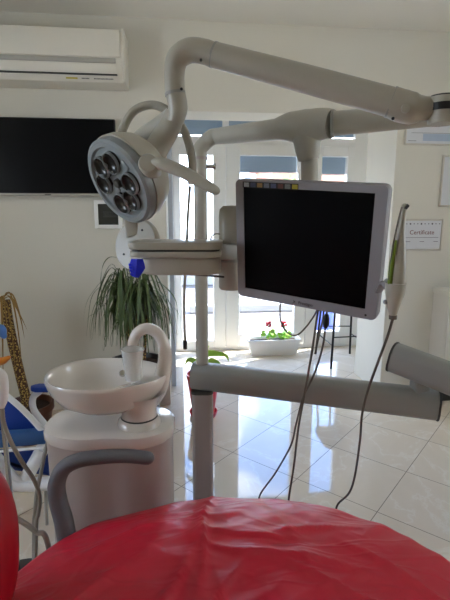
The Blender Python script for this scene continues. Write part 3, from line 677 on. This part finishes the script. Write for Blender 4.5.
# ------------------------------------------------------------------ monitor
def camlevel(x, d, z): r = _room(x, d); return V((r[0], r[1], z))
TL, TR, BR, BL = camlevel(.031, 1.304, 1.54), camlevel(.384, 1.087, 1.511), camlevel(.395, 1.150, 1.172), camlevel(.042, 1.367, 1.201)
mc = (TL + TR + BR + BL) / 4; mxv = ((TR - TL) + (BR - BL)).normalized(); myv = ((TL - BL) + (TR - BR)); 
MM = frame_mtx(mc, mxv, y=myv.normalized()); zc = MM.to_3x3() @ V((0, 0, 1))
if zc.dot(CBACK) < 0: MM = MM @ Matrix.Rotation(PI, 4, 'Y')
mon = thing('monitor', 'grey framed flat monitor hanging on the drop tube, screen switched off', 'monitor', mc - V((0, 0, .19)))
mw, mh = .416, .346
b = BM(); prism(b, rrect(mw, mh, .014), -.030, .0, MM, .005)
obj('housing', b, 'bezel', mon)
b = BM()
o1 = rrect(mw, mh, .014); scx, scy = -.003, .004; sw, sh = mw - .056, mh - .048
o2 = [(x + scx, y + scy) for x, y in rrect(sw, sh, .0005)]
loft(b, [[MM @ V((x, y, -.002)) for x, y in o1], [MM @ V((x * .995, y * .995, .005)) for x, y in o1], [MM @ V((x, y, .004)) for x, y in o2], [MM @ V((x, y, .0)) for x, y in o2]], False, False); obj('bezel', b, 'bezel', mon, ang=20)
b = BM(); prism(b, o2, -.001, .0012, MM); scr = obj('screen', b, 'screen', mon, sm=False)
b = BM(); prism(b, rrect(.16, .16, .02), -.055, -.030, MM, .005); obj('rear_mount', b, 'bezel', mon)
cols = [(150, 156, 158), (62, 66, 92), (150, 116, 60), (104, 110, 122), (74, 80, 112), (92, 52, 48), (110, 118, 116), (168, 160, 48)]
b = BM(); prism(b, rrect(.165, .016, .001), .0045, .0052, MM @ Matrix.Translation((-mw / 2 + .024 + .0825, mh / 2 - .0135, 0))); stp = obj('sticker_strip', b, 'black', mon, sm=False)
for k, c_ in enumerate(cols):
    b = BM(); q = MM @ Matrix.Translation((-mw / 2 + .036 + k * .0205, mh / 2 - .0135, 0)); prism(b, rrect(.0155, .0115, .001), .0052, .0058, q); prism(b, rrect(.009, .003, .0005), .0058, .0061, q)
    sub('sticker', b, mat('sticker_print', srgb(*c_), .5, var=.5, vscale=260), stp, mon, sm=False)
text('lettering', 'Prestigio', .0125, MM @ Matrix.Translation((.012, -mh / 2 + .012, .0048)), 'black', mon)
b = BM(); prism(b, [(-.006, -.003), (.004, 0), (-.003, .006), (-.001, .001)], .0045, .0055, MM @ Matrix.Translation((-.022, -mh / 2 + .012, 0))); obj('logo', b, 'black', mon, sm=False)
b = BM(); lathe(b, [(0, .0055), (.003, .0055), (.003, .004)], MM @ Matrix.Translation((mw / 2 - .028, -mh / 2 + .012, 0)), 12); obj('power_button', b, 'black', mon)
# wand holder on the right side of the monitor
hA = MM @ V((mw / 2 - .006, -.10 * 1.0 + .0, -.014)); hB = WD(390, 287, 1.07)
b = BM(); tube(b, [hA, WD(384, 283, 1.085), hB], [.012, .012, .014], 14, 6, flat=.5, up=CBACK); holder = obj('holder_arm', b, 'bezel', mon)
b = BM(); tube(b, [WD(396, 283, 1.06), WD(395, 293, 1.06), WD(393.5, 303, 1.06), WD(393, 315, 1.06)], [.0245, .023, .017, .009], 20, 5); obj('holder_cup', b, 'enamel2', mon)
b = BM(); bmesh.ops.create_uvsphere(b, u_segments=12, v_segments=8, radius=.006, matrix=Matrix.Translation(WD(385.5, 302, 1.06))); obj('holder_screw', b, 'bezel', mon)

# intra-oral camera
io = thing('intraoral_camera', 'slim white intraoral camera wand standing in the holder right of the monitor', 'camera', WD(393, 317, 1.06))
b = BM(); tube(b, [WD(396, 287, 1.06), WD(398, 268, 1.06), WD(399.5, 250, 1.06), WD(401, 232, 1.06), WD(403, 215, 1.06), WD(404.5, 206, 1.06)], [.0195, .0185, .0145, .0085, .0065, .0062], 18, 6, round_ends=True); obj('wand', b, 'enamel', io)
b = BM(); tube(b, [WD(390, 284, 1.052), WD(392, 262, 1.052), WD(396, 240, 1.05)], [.006, .006, .003], 10, 5); obj('green_strip', b, mat('green_strip', srgb(112, 132, 36), .4), io, label='green strip along the wand')
b = BM(); tube(b, [WD(389, 280, 1.05), WD(392.5, 250, 1.05), WD(398, 222, 1.05), WD(402, 207, 1.05)], .0022, 8, 6); obj('edge_strip', b, 'rubber', io)
b = BM(); tube(b, [WD(405.5, 206, 1.055), WD(407.5, 207.5, 1.055)], .0065, 12, 1); obj('lens_tip', b, 'black', io)
b = BM(); tube(b, [WD(393, 315, 1.06), WD(392.8, 319, 1.06)], .0095, 14, 1); obj('cable_boot', b, 'rubber', io)
b = BM(); tube(b, [WD(x, y, d) for x, y, d in ((393, 318, 1.06), (388, 335, 1.07), (378, 362, 1.1), (368, 390, 1.15), (362, 415, 1.2), (360, 440, 1.25), (355, 475, 1.3), (349, 493, 1.35), (338, 504, 1.4), (335, 515, 1.4))], .0034, 10, 8); obj('cable', b, 'rubber', io)

# hanging cables
def cable(label, pts, r, name='cable'):
    b = BM(); tube(b, [WD(*p_) for p_ in pts], r * .75, 10, 8); o_ = obj(name, b, 'rubber'); return tag(o_, label, 'cable', 'cables hanging below the monitor')
cable('dark cable hanging straight from the monitor to the red chair cover', ((319, 308, 1.27), (317, 318, 1.26), (313, 345, 1.24), (308, 375, 1.26), (303, 402, 1.28), (298, 430, 1.3), (294, 465, 1.33), (289, 497, 1.35), (288, 510, 1.35)), .0046)
b = BM(); fc = thing('ferrite_cable', 'thin dark cable with a black ferrite lump just below the monitor', 'cable', WD(262, 493, 1.35), 'cables hanging below the monitor')
tube(b, [WD(*p_) for p_ in ((327, 311, 1.27), (326, 320, 1.25), (323, 345, 1.26), (315, 372, 1.28), (303, 398, 1.3), (296, 425, 1.32), (291, 445, 1.34), (276, 472, 1.36), (261, 493, 1.38), (258, 505, 1.38))], .0030, 8, 8); obj('cable', b, 'rubber', fc)
b = BM(); tube(b, [WD(326.8, 314, 1.25), WD(326.5, 318, 1.25), WD(326, 324, 1.25), WD(325.4, 328, 1.25)], [.005, .0095, .0095, .005], 12, 3); obj('ferrite', b, 'black', fc)
cable('dark cable looping below the left half of the monitor', ((281, 303, 1.40), (280, 308, 1.38), (281, 322, 1.27), (288, 333, 1.27), (297, 335, 1.26), (306, 327, 1.26), (314, 316, 1.26), (318, 308, 1.27)), .0032)
cable('short dark cable end dangling just left of the stool leg', ((324, 300, 1.3), (323, 318, 1.3), (318, 340, 1.3), (315, 354, 1.3)), .004)

# ------------------------------------------------------------------ instrument tray and motor housing
tc_ = WD(177.5, 243.5, 1.36); tm = Matrix.Translation(tc_) @ Matrix.Rotation(-TH - .02, 4, 'Z')
ty = thing('instrument_tray', 'flat white instrument tray with a rounded box body, left of the column', 'tray', tc_ - V((0, 0, .09)))
b = BM(); prism(b, rrect(.268, .17, .03), -.012, .008, tm, .004); obj('tray_top', b, 'enamel', ty)
b = BM(); prism(b, rrect(.254, .16, .03), -.019, -.012, tm); obj('seam', b, 'dkgrey', ty)
b = BM(); prism(b, rrect(.262, .166, .03), -.034, -.018, tm, .004); obj('tray_rim', b, 'enamel2', ty)
b = BM(); prism(b, rrect(.23, .14, .035), -.086, -.034, tm @ Matrix.Translation((.014, 0, 0)), .012); obj('tray_body', b, 'enamel2', ty)
b = BM(); tube(b, [WD(160, 273, 1.34), WD(200, 275, 1.34), WD(224, 277, 1.36)], .003, 8, 3); obj('rail', b, 'dkgrey', ty)
b = BM(); aa = WD(207, 250, 1.37); bb = WD(232, 251.5, 1.42); mmt = frame_mtx(aa, bb - aa, z=UPZ)
box(b, (0, -.03, -.026), ((bb - aa).length, .03, .022), .006, 2, mmt); obj('connecting_arm', b, 'beam', ty)
tw = WD(231, 250, 1.45); zt0 = WD(231, 206, 1.45).z; zt1 = WD(231, 289, 1.45).z
b = BM(); lathe(b, [(0, zt1), (.034, zt1), (.039, zt1 + .006), (.039, zt0 - .03), (.036, zt0 - .01), (.026, zt0), (0, zt0 + .002)], Matrix.Translation((tw.x, tw.y, 0)), 30); obj('pivot_tower', b, 'enamel', ty)
b = BM(); zc_ = WD(231, 252, 1.45).z; lathe(b, [(.037, zc_ - .03), (.0415, zc_ - .03), (.0415, zc_ + .03), (.037, zc_ + .03)], Matrix.Translation((tw.x, tw.y, 0)), 30); obj('tower_band', b, 'beam', ty)
b = BM(); tube(b, [WD(231, 247, 1.44), WD(260, 244, 1.44), WD(300, 240, 1.44), WD(311, 240, 1.44)], .02, 14, 4); obj('tower_bracket', b, 'enamel2', ty)
# small wire hook beside the column
b = BM(); tube(b, [WD(212, 246, 1.42), WD(211, 238, 1.42), WD(215, 234, 1.42), WD(220, 234, 1.42)], .0022, 6, 6); obj('wire_hook', b, 'chrome', ty)

# round cover with blue clip
hd = WD(136.5, 245, 1.53)
hm = frame_mtx(hd, camvec(.9, 0, .4), z=camvec(-.42, .05, .9))
rc = thing('round_holder', 'round white holder plate with three screws and a blue clip behind the tray', 'holder', WD(137, 272, 1.46))
b = BM(); lathe(b, [(0, -.022), (.078, -.022), (.086, -.012), (.086, 0), (.080, .008), (0, .010)], hm, 40, 1, 1.05); obj('plate', b, 'enamel', rc)
for a_ in (125, 215, 60):
    b = BM(); q = hm @ Matrix.Translation((.054 * math.cos(math.radians(a_)), .054 * math.sin(math.radians(a_)), .008)); lathe(b, [(0, .004), (.0035, .003), (.004, 0)], q, 10); obj('screw', b, 'black', rc)
b = BM(); tube(b, [WD(128, 205, 1.54), WD(129, 218, 1.54), WD(134, 235, 1.535)], [.014, .020, .03], 20, 4, flat=.3, up=CBACK); obj('plate_neck', b, 'enamel', rc)
b = BM(); tube(b, [WD(137, 259, 1.24), WD(137, 267, 1.24), WD(135, 277, 1.24)], [.016, .023, .010], 4, 3, flat=.35, up=CBACK)
for v in b.verts: pass
obj('blue_clip', b, 'brightblue', rc, sm=False, label='bright blue clip')
for k in range(4):
    b = BM(); q = WD(131.5 + k * .5, 264 + k * 3.2, 1.235); box(b, q - V((.008, .003, .003)), q + V((.001, .003, .0015))); obj('clip_tooth', b, 'brightblue', rc, sm=False)
b = BM(); tube(b, [WD(146, 255, 1.52), WD(152, 260, 1.48), WD(160, 263, 1.44)], .008, 10, 3); obj('bracket', b, 'enamel2', rc)

# ------------------------------------------------------------------ cuspidor
CDp = 1.40; K = 1.40 / 1.30
cc = WD(111, 425, CDp)
cu_ = thing('cuspidor_unit', 'white spittoon unit with an oval basin and arched spout on a rounded body', 'spittoon', (cc.x, cc.y, 0))
Rm = Matrix.Rotation(-TH, 4, 'Z')
def plan(sc_=1, n=56):
    o_ = []
    for k in range(n):
        a_ = 2 * PI * k / n; ca, sa = math.cos(a_), math.sin(a_); e = 2 / 2.6
        x = .196 * K * math.copysign(abs(ca) ** e, ca); y = .125 * K * math.copysign(abs(sa) ** e, sa)
        y *= 1 - .10 * math.exp(-((x - .02) / .05) ** 2) if y < 0 else 1
        o_.append((x * sc_, y * sc_))
    return o_
zl = WD(111, 420, CDp).z
cm = Matrix.Translation((cc.x, cc.y, 0)) @ Rm
def pl_ring(sc_, z, dx=0): return [cm @ V((x + dx, y, z)) for x, y in plan(sc_)]
b = BM(); loft(b, [pl_ring(.95, 0), pl_ring(.955, .3), pl_ring(.965, zl - .04)]); obj('body', b, 'cuspbody', cu_)
b = BM(); loft(b, [pl_ring(.975, zl - .04), pl_ring(1.0, zl - .034), pl_ring(1.0, zl - .012), pl_ring(.985, zl - .003), pl_ring(.95, zl), pl_ring(.6, zl + .001)]); obj('lid', b, 'ceramic', cu_)
rz = WD(107, 373, CDp).z; bc = WD(106, 375, CDp); bm_ = Matrix.Translation((bc.x, bc.y, 0)) @ Rm
def egg(sx, sy, z, dx=0, dy=0, n=56):
    return [bm_ @ V((dx + .178 * K * sx * (1.05 if math.cos(2 * PI * k / n) > 0 else 1) * math.cos(2 * PI * k / n) , dy + (.142 * K * sy * (1 - .10 * math.cos(2 * PI * k / n))) * math.sin(2 * PI * k / n), z)) for k in range(n)]
b = BM()
rings = [egg(.30, .34, rz - .112, .01), egg(.55, .6, rz - .105, .005), egg(.78, .8, rz - .082), egg(.93, .94, rz - .045), egg(.995, .995, rz - .012), egg(1, 1, rz - .003), egg(.985, .98, rz + .002), egg(.95, .94, rz),
         egg(.76, .88, rz - .010, -.030), egg(.70, .82, rz - .035, -.033), egg(.56, .66, rz - .068, -.034), egg(.3, .36, rz - .082, -.03), egg(.05, .05, rz - .086, -.03)]
loft(b, rings); bowl = obj('basin', b, 'ceramic', cu_, ang=60)
nk = WD(139, 404, CDp - .02)
b = BM(); lathe(b, [(.072, zl - .002), (.069, zl + .014), (.058, zl + .024), (.056, zl + .05), (.066, zl + .085), (.085, zl + .11)], Matrix.Translation((nk.x, nk.y, 0)), 32); obj('neck', b, 'ceramic', cu_)
b = BM(); lathe(b, [(.058, zl + .023), (.0605, zl + .025), (.058, zl + .029)], Matrix.Translation((nk.x, nk.y, 0)), 32); obj('neck_ring', b, 'dkgrey', cu_)
b = BM(); tube(b, [WD(152, 400, CDp), WD(160, 385, CDp), WD(165, 362, CDp), WD(163.5, 344, CDp), WD(157, 333, CDp), WD(147, 328.5, CDp), WD(138, 332.5, CDp), WD(133.5, 341, CDp), WD(132, 349, CDp)], [k_ * K for k_ in (.026, .027, .022, .0185, .0175, .017, .0165, .016, .015)], 22, 8); obj('spout', b, 'ceramic', cu_)
dp_ = bm_ @ V((.035, .078, rz - .030)); b = BM(); lathe(b, [(0, .004), (.009, .004), (.012, 0), (.012, -.004), (0, -.004)], frame_mtx(dp_, RIGHT, z=V((-.2, -.9, .55))), 20); sub('drain', b, 'chrome', bowl, cu_)
# cup
cp = WD(133.5, 379, CDp - .06); cp.z = rz + .002
cpt = bpy.data.objects.new
b = BM(); lathe(b, [(0, .001), (.021, .001), (.0245, .0), (.034, .094), (.037, .095), (.037, .098), (.033, .098), (.0235, .003), (0, .003)], Matrix.Translation(cp), 36)
tag(obj('plastic_cup', b, 'cup'), 'translucent plastic cup standing on the rim of the spittoon basin', 'cup')

# ------------------------------------------------------------------ dental chair
dch = thing('dental_chair', 'red dental chair with a crinkled cover and grey armrest in the foreground', 'dental chair', (0.1, .72, 0))
cx_, cy_ = .09, .73
cmx = Matrix.Translation(V((_room(.035, .72)[0], _room(.035, .72)[1], 0))) @ Matrix.Rotation(-TH, 4, 'Z')
ZT = .64
b = BM(); rings = []; NR = 34; NA = 260
def sup(a_, e=2.25):
    ca, sa = math.cos(a_), math.sin(a_); return math.copysign(abs(ca) ** (2 / e), ca), math.copysign(abs(sa) ** (2 / e), sa)
CREASE = [(-.085, .33, 1.50, .24, .016, .006), (-.19, .05, 1.15, .30, .012, .008), (-.36, .10, .75, .22, .010, .008), (.10, .22, -.25, .26, .009, .007), (.24, .12, -.45, .24, .010, .008), (.05, .02, .30, .20, .008, .007), (.36, .18, -.80, .18, .008, .007), (.02, .30, -.10, .16, .007, .006), (.20, .33, .35, .16, .006, .006), (-.02, .14, 1.2, .14, .007, .006), (.33, -.02, .5, .2, .008, .008), (-.30, .30, .5, .14, .007, .006)]
def cover_pt(r, a_):
    c_, s_ = sup(a_); x = .60 * c_; y = .525 * s_
    if r <= 1: X, Y = x * r, y * r; z = ZT - .055 * r ** 4 - .012 * (X / .6) ** 2
    else: q = r - 1; X, Y = x * (1 + .02 * math.sin(q * 20)), y * (1 + .02 * math.sin(q * 20)); z = ZT - .067 - q
    p_ = V((X, Y, 0))
    w_ = 0
    w_ += .010 * mn.noise(V((X * 3.1, Y * 4.2, .3)))
    w_ += .011 * (1 - abs(mn.noise(V((X * 4 + Y * 3.5 + 2 * mn.noise(p_ * 2.0), X * 1.0 - Y * .6, 5)))) * 2.2) * .8
    w_ += .006 * (1 - abs(mn.noise(V((X * 7 - Y * 9, X * 4 + Y * 3, 9)))) * 2)
    for (x0_, y0_, an_, hl_, hh_, wd_) in CREASE:
        dx_, dy_ = X - x0_, Y - y0_; al_ = dx_ * math.cos(an_) + dy_ * math.sin(an_); ac_ = -dx_ * math.sin(an_) + dy_ * math.cos(an_) + .012 * math.sin(al_ * 14 + x0_ * 30)
        fa_ = max(0, 1 - (al_ / hl_) ** 2); w_ += 1.8 * hh_ * fa_ * (math.exp(ac_ / wd_) if ac_ < 0 else math.exp(-ac_ / (wd_ * 3.5)))
    if r <= 1: z += w_ * (1 - .3 * r)
    else:
        fo = .012 * math.sin(a_ * 26 + 3 * mn.noise(p_ * 3)) * min(1, (r - 1) * 8); X += c_ * fo; Y += s_ * fo; z += w_ * .5
    return cmx @ V((X, Y, z))
rs = [i / 60 for i in range(1, 61)] + [1.015, 1.03, 1.06, 1.1, 1.15, 1.2]
allr = [[b.verts.new(cover_pt(r, 2 * PI * k / NA)) for k in range(NA)] for r in rs]
c0_ = b.verts.new(cover_pt(0, 0))
for k in range(NA): b.faces.new((c0_, allr[0][k], allr[0][(k + 1) % NA]))
for A_, B2 in zip(allr, allr[1:]):
    for k in range(NA): b.faces.new((A_[k], B2[k], B2[(k + 1) % NA], A_[(k + 1) % NA]))
obj('seat_cover', b, 'sheet', dch, ang=180)
b = BM(); prism(b, [(.52 * sup(2 * PI * k / 48)[0], .45 * sup(2 * PI * k / 48)[1]) for k in range(48)], .44, .54, cmx, .02); obj('seat_cushion', b, 'redvinyl', dch)
b = BM(); prism(b, rrect(.5, .3, .05), .06, .44, cmx, .02); prism(b, rrect(.8, .5, .1), 0, .06, cmx, .01); obj('pedestal', b, 'enamel2', dch)
# backrest at the left
bk_ = WD(-77, 556, .80)
b = BM(); bmesh.ops.create_uvsphere(b, u_segments=40, v_segments=28, radius=1)
bmx = frame_mtx(bk_, camvec(1, .0, 0), z=camvec(-.06, 1, 0))
for v in b.verts:
    c_ = v.co.copy(); f_ = lambda t: math.copysign(abs(t) ** .82, t); v.co = bmx @ V((f_(c_.x) * .185, f_(c_.y) * .10, f_(c_.z) * .225))
obj('backrest', b, 'redvinyl', dch)
# armrest
b = BM(); tube(b, [WD(x, y, d) for x, y, d in ((68, 545, 1.10), (64, 522, 1.12), (58, 500, 1.14), (57, 483, 1.15), (64, 468, 1.16), (80, 460, 1.165), (105, 456.5, 1.17), (128, 456, 1.17), (147, 458, 1.17))], [.030, .030, .029, .028, .026, .024, .023, .022, .021], 22, 8, flat=.85, round_ends=True); obj('armrest', b, 'armgrey', dch, label='grey looped armrest')

# ------------------------------------------------------------------ blue and white chair at the left
bc0 = WD(10, 500, 1.95); bc0.z = 0
wc = thing('reclining_chair', 'white framed reclining chair with blue upholstery at the left behind the basin', 'chair', bc0)
Q = lambda x, y, d=1.9: WD(x, y, d)
def slab(pts, th_, name, m_, label=None):
    b = BM(); nrm = (pts[1] - pts[0]).cross(pts[-1] - pts[0]).normalized() * th_
    a_ = [b.verts.new(p_) for p_ in pts]; c_ = [b.verts.new(p_ + nrm) for p_ in pts]; b.faces.new(a_[::-1]); b.faces.new(c_)
    fs = []
    for k in range(len(a_)): b.faces.new((a_[k], a_[(k + 1) % len(a_)], c_[(k + 1) % len(a_)], c_[k]))
    bmesh.ops.bevel(b, geom=list(b.edges), offset=.006, segments=2, profile=.5, affect='EDGES')
    return obj(name, b, m_, wc, label=label)
slab([Q(-40, 372), Q(8, 398), Q(44, 436), Q(-40, 442)], .03, 'back_cushion', 'blue')
slab([Q(-40, 436, 1.84), Q(50, 431, 1.84), Q(50, 444, 1.84), Q(-40, 452, 1.84)], .04, 'seat_edge', mat('dull_blue', srgb(44, 84, 132), .5))
slab([Q(-40, 452, 1.92), Q(52, 446, 1.92), Q(52, 474, 1.92), Q(14, 468, 1.92), Q(-40, 440, 1.92)], .02, 'side_panel', 'blue')
for pts, r_ in (([Q(-30, 372, 1.86), Q(8, 397, 1.86), Q(30, 417, 1.86), Q(50, 440, 1.86)], .013), ([Q(40, 391, 2.1), Q(33, 398, 2.1), Q(34, 410, 2.08), Q(45, 425, 2.0), Q(60, 442, 1.95)], .016),
               ([Q(-40, 455, 1.83), Q(52, 447, 1.83)], .006), ([Q(43, 448, 1.88), Q(26, 478, 1.88)], .030), ([Q(-40, 425, 1.85), Q(-10, 452, 1.85), Q(8, 474, 1.85), Q(22, 484, 1.86), Q(60, 482, 1.9)], .030), ([Q(-40, 436, 1.82), Q(-8, 462, 1.82), Q(8, 482, 1.82), Q(25, 487, 1.84), Q(62, 484, 1.88)], .022)):
    b = BM(); tube(b, pts, r_, 14, 6); obj('frame_tube', b, 'pvc', wc)
b = BM(); prism(b, rrect(.34, .06, .028), 0, .022, frame_mtx(Q(66, 390, 2.1), RIGHT, z=UPZ), .006); obj('arm_pad', b, 'blue', wc)
for px_ in (0, 58):
    tp_ = Q(px_, 480, 1.92); b = BM(); tube(b, [tp_, V((tp_.x, tp_.y, 0))], .014, 10, 1); obj('leg', b, 'enamel2', wc)
b = BM(); tp_ = Q(44, 490, 1.9); tube(b, [Q(45, 481, 1.88), V((tp_.x, tp_.y, 0))], .008, 8, 1); obj('leg', b, 'enamel', wc)

# instrument stand at the far left with handpiece
ist = WD(3, 420, 1.55); ISs = thing('instrument_stand', 'slim grey stand with a blue knob and an orange clip at the left edge', 'stand', (ist.x, ist.y, 0))
b = BM(); tube(b, [(ist.x, ist.y, 0.02), (ist.x, ist.y, WD(3, 318, 1.55).z)], .009, 12, 1); obj('pole', b, 'chrome', ISs)
b = BM(); lathe(b, [(0, 0), (.12, 0), (.12, .015), (.02, .025), (0, .025)], Matrix.Translation((ist.x, ist.y, 0)), 28); obj('base', b, 'dkgrey', ISs)
b = BM(); tube(b, [WD(-8, 330, 1.54), WD(0, 331, 1.54), WD(4, 336, 1.54)], [.02, .024, .010], 14, 4, round_ends=True); obj('blue_knob', b, mat('mid_blue', srgb(74, 120, 190), .4), ISs, label='blue knob')
b = BM(); tube(b, [WD(-8, 363, 1.53), WD(2, 361, 1.53), WD(8, 358, 1.53)], [.02, .018, .010], 10, 4, flat=.8, round_ends=True); obj('orange_clip', b, 'orange', ISs, label='orange clip')
sy_ = thing('suction_handpiece', 'white suction handpiece with a grey hose at the left edge by the red backrest', 'handpiece', WD(3, 402, 1.25))
b = BM(); tube(b, [WD(-4, 370, 1.25), WD(1, 376, 1.25), WD(3, 388, 1.25), WD(3, 400, 1.25), WD(2, 406, 1.25)], [.012, .017, .016, .013, .009], 16, 5, round_ends=True); obj('grip', b, 'pvc', sy_)
b = BM(); tube(b, [WD(x, y, d) for x, y, d in ((2, 404, 1.25), (3, 420, 1.25), (10, 440, 1.26), (22, 462, 1.28), (34, 480, 1.3), (40, 498, 1.32), (38, 515, 1.33), (36, 530, 1.33), (35, 625, 1.33))], .0065, 12, 8); obj('hose', b, 'hose', sy_)
b = BM(); tube(b, [WD(x, y, d) for x, y, d in ((49, 438, 1.42), (45, 452, 1.40), (41, 472, 1.38), (37, 492, 1.36), (35, 512, 1.34), (34, 535, 1.34), (34, 640, 1.34))], .0065, 12, 8); tag(obj('suction_hose', b, 'hose'), 'grey hose curving down beside the basin body', 'hose')
b = BM(); tube(b, [WD(x, y, d) for x, y, d in ((4, 520, 1.2), (14, 518, 1.2), (24, 523, 1.2), (36, 532, 1.2), (48, 545, 1.2), (60, 640, 1.2))], .008, 12, 8); tag(obj('floor_hose', b, 'hose'), 'thick grey hose between the red backrest and the chair cover', 'hose')

# ------------------------------------------------------------------ camera
cam = bpy.data.cameras.new('camera'); co = bpy.data.objects.new('camera', cam); C.objects.link(co)
cam.sensor_fit = 'VERTICAL'; cam.sensor_height = 24; cam.lens = F * 24 / 600; cam.clip_start = .02
co.location = (0, 0, H); co.rotation_euler = (PI / 2 - PITCH, 0, -TH); sc.camera = co

# ------------------------------------------------------------------ sky and light
wd = bpy.data.worlds.new('sky'); sc.world = wd; wd.use_nodes = True; n = wd.node_tree.nodes; l = wd.node_tree.links; bg = n['Background']
tc = n.new('ShaderNodeTexCoord'); sp = n.new('ShaderNodeSeparateXYZ'); l.new(tc.outputs['Generated'], sp.inputs[0])
gr = n.new('ShaderNodeValToRGB'); l.new(sp.outputs[2], gr.inputs[0]); gr.color_ramp.elements[0].position = 0; gr.color_ramp.elements[0].color = (.62, .74, .95, 1)
gr.color_ramp.elements[1].position = .6; gr.color_ramp.elements[1].color = (.12, .32, .80, 1)
cl = n.new('ShaderNodeTexNoise'); cl.inputs['Scale'].default_value = 3.2; cl.inputs['Detail'].default_value = 6; cl.inputs['Roughness'].default_value = .55; l.new(tc.outputs['Generated'], cl.inputs['Vector'])
cr = n.new('ShaderNodeValToRGB'); l.new(cl.outputs['Fac'], cr.inputs[0]); cr.color_ramp.elements[0].position = .50; cr.color_ramp.elements[1].position = .64
cr.color_ramp.elements[0].color = (0, 0, 0, 1)
mx = n.new('ShaderNodeMix'); mx.data_type = 'RGBA'; l.new(cr.outputs[0], mx.inputs['Factor']); l.new(gr.outputs[0], mx.inputs['A']); mx.inputs['B'].default_value = (1.3, 1.3, 1.28, 1)
l.new(mx.outputs['Result'], bg.inputs['Color']); bg.inputs['Strength'].default_value = 4.5
def portal(name, loc, rot, sx, sy):
    L = bpy.data.lights.new(name, 'AREA'); L.shape = 'RECTANGLE'; L.size = sx; L.size_y = sy; L.cycles.is_portal = True
    o = bpy.data.objects.new(name, L); C.objects.link(o); o.location = loc; o.rotation_euler = rot; return o
# unseen area lamps added outside the side windows to fill the room
for k_, (x_, ry_, pw_) in enumerate(((XR + .5, PI / 2, 9), (XL - .5, -PI / 2, 27))):
    L_ = bpy.data.lights.new('side_fill', 'AREA'); L_.shape = 'RECTANGLE'; L_.size = 1.8; L_.size_y = 2.2; L_.energy = pw_; L_.color = (1, .965, .90)
    o_ = bpy.data.objects.new('side_fill', L_); C.objects.link(o_); o_.location = (x_, (WY0 + WY1) / 2, 1.65); o_.rotation_euler = (0, ry_, 0)
# daylight through the glass front
portal('door_portal', ((NX0 + NXR) / 2, YD + .12, 1.22), (-PI / 2, 0, 0), NXR - NX0, 2.44)
sun = bpy.data.lights.new('sun', 'SUN'); sun.energy = 14.0; sun.angle = .02; so = bpy.data.objects.new('sun', sun); C.objects.link(so); so.rotation_euler = (math.radians(-14), math.radians(36), 0)

sc.view_settings.view_transform = 'Standard'; sc.view_settings.look = 'None'; sc.view_settings.gamma = 1; sc.view_settings.use_curve_mapping = False
sc.view_settings.exposure = 1.45
sc.cycles.use_denoising = True
sc.cycles.max_bounces = 10; sc.cycles.diffuse_bounces = 6; sc.cycles.transparent_max_bounces = 16
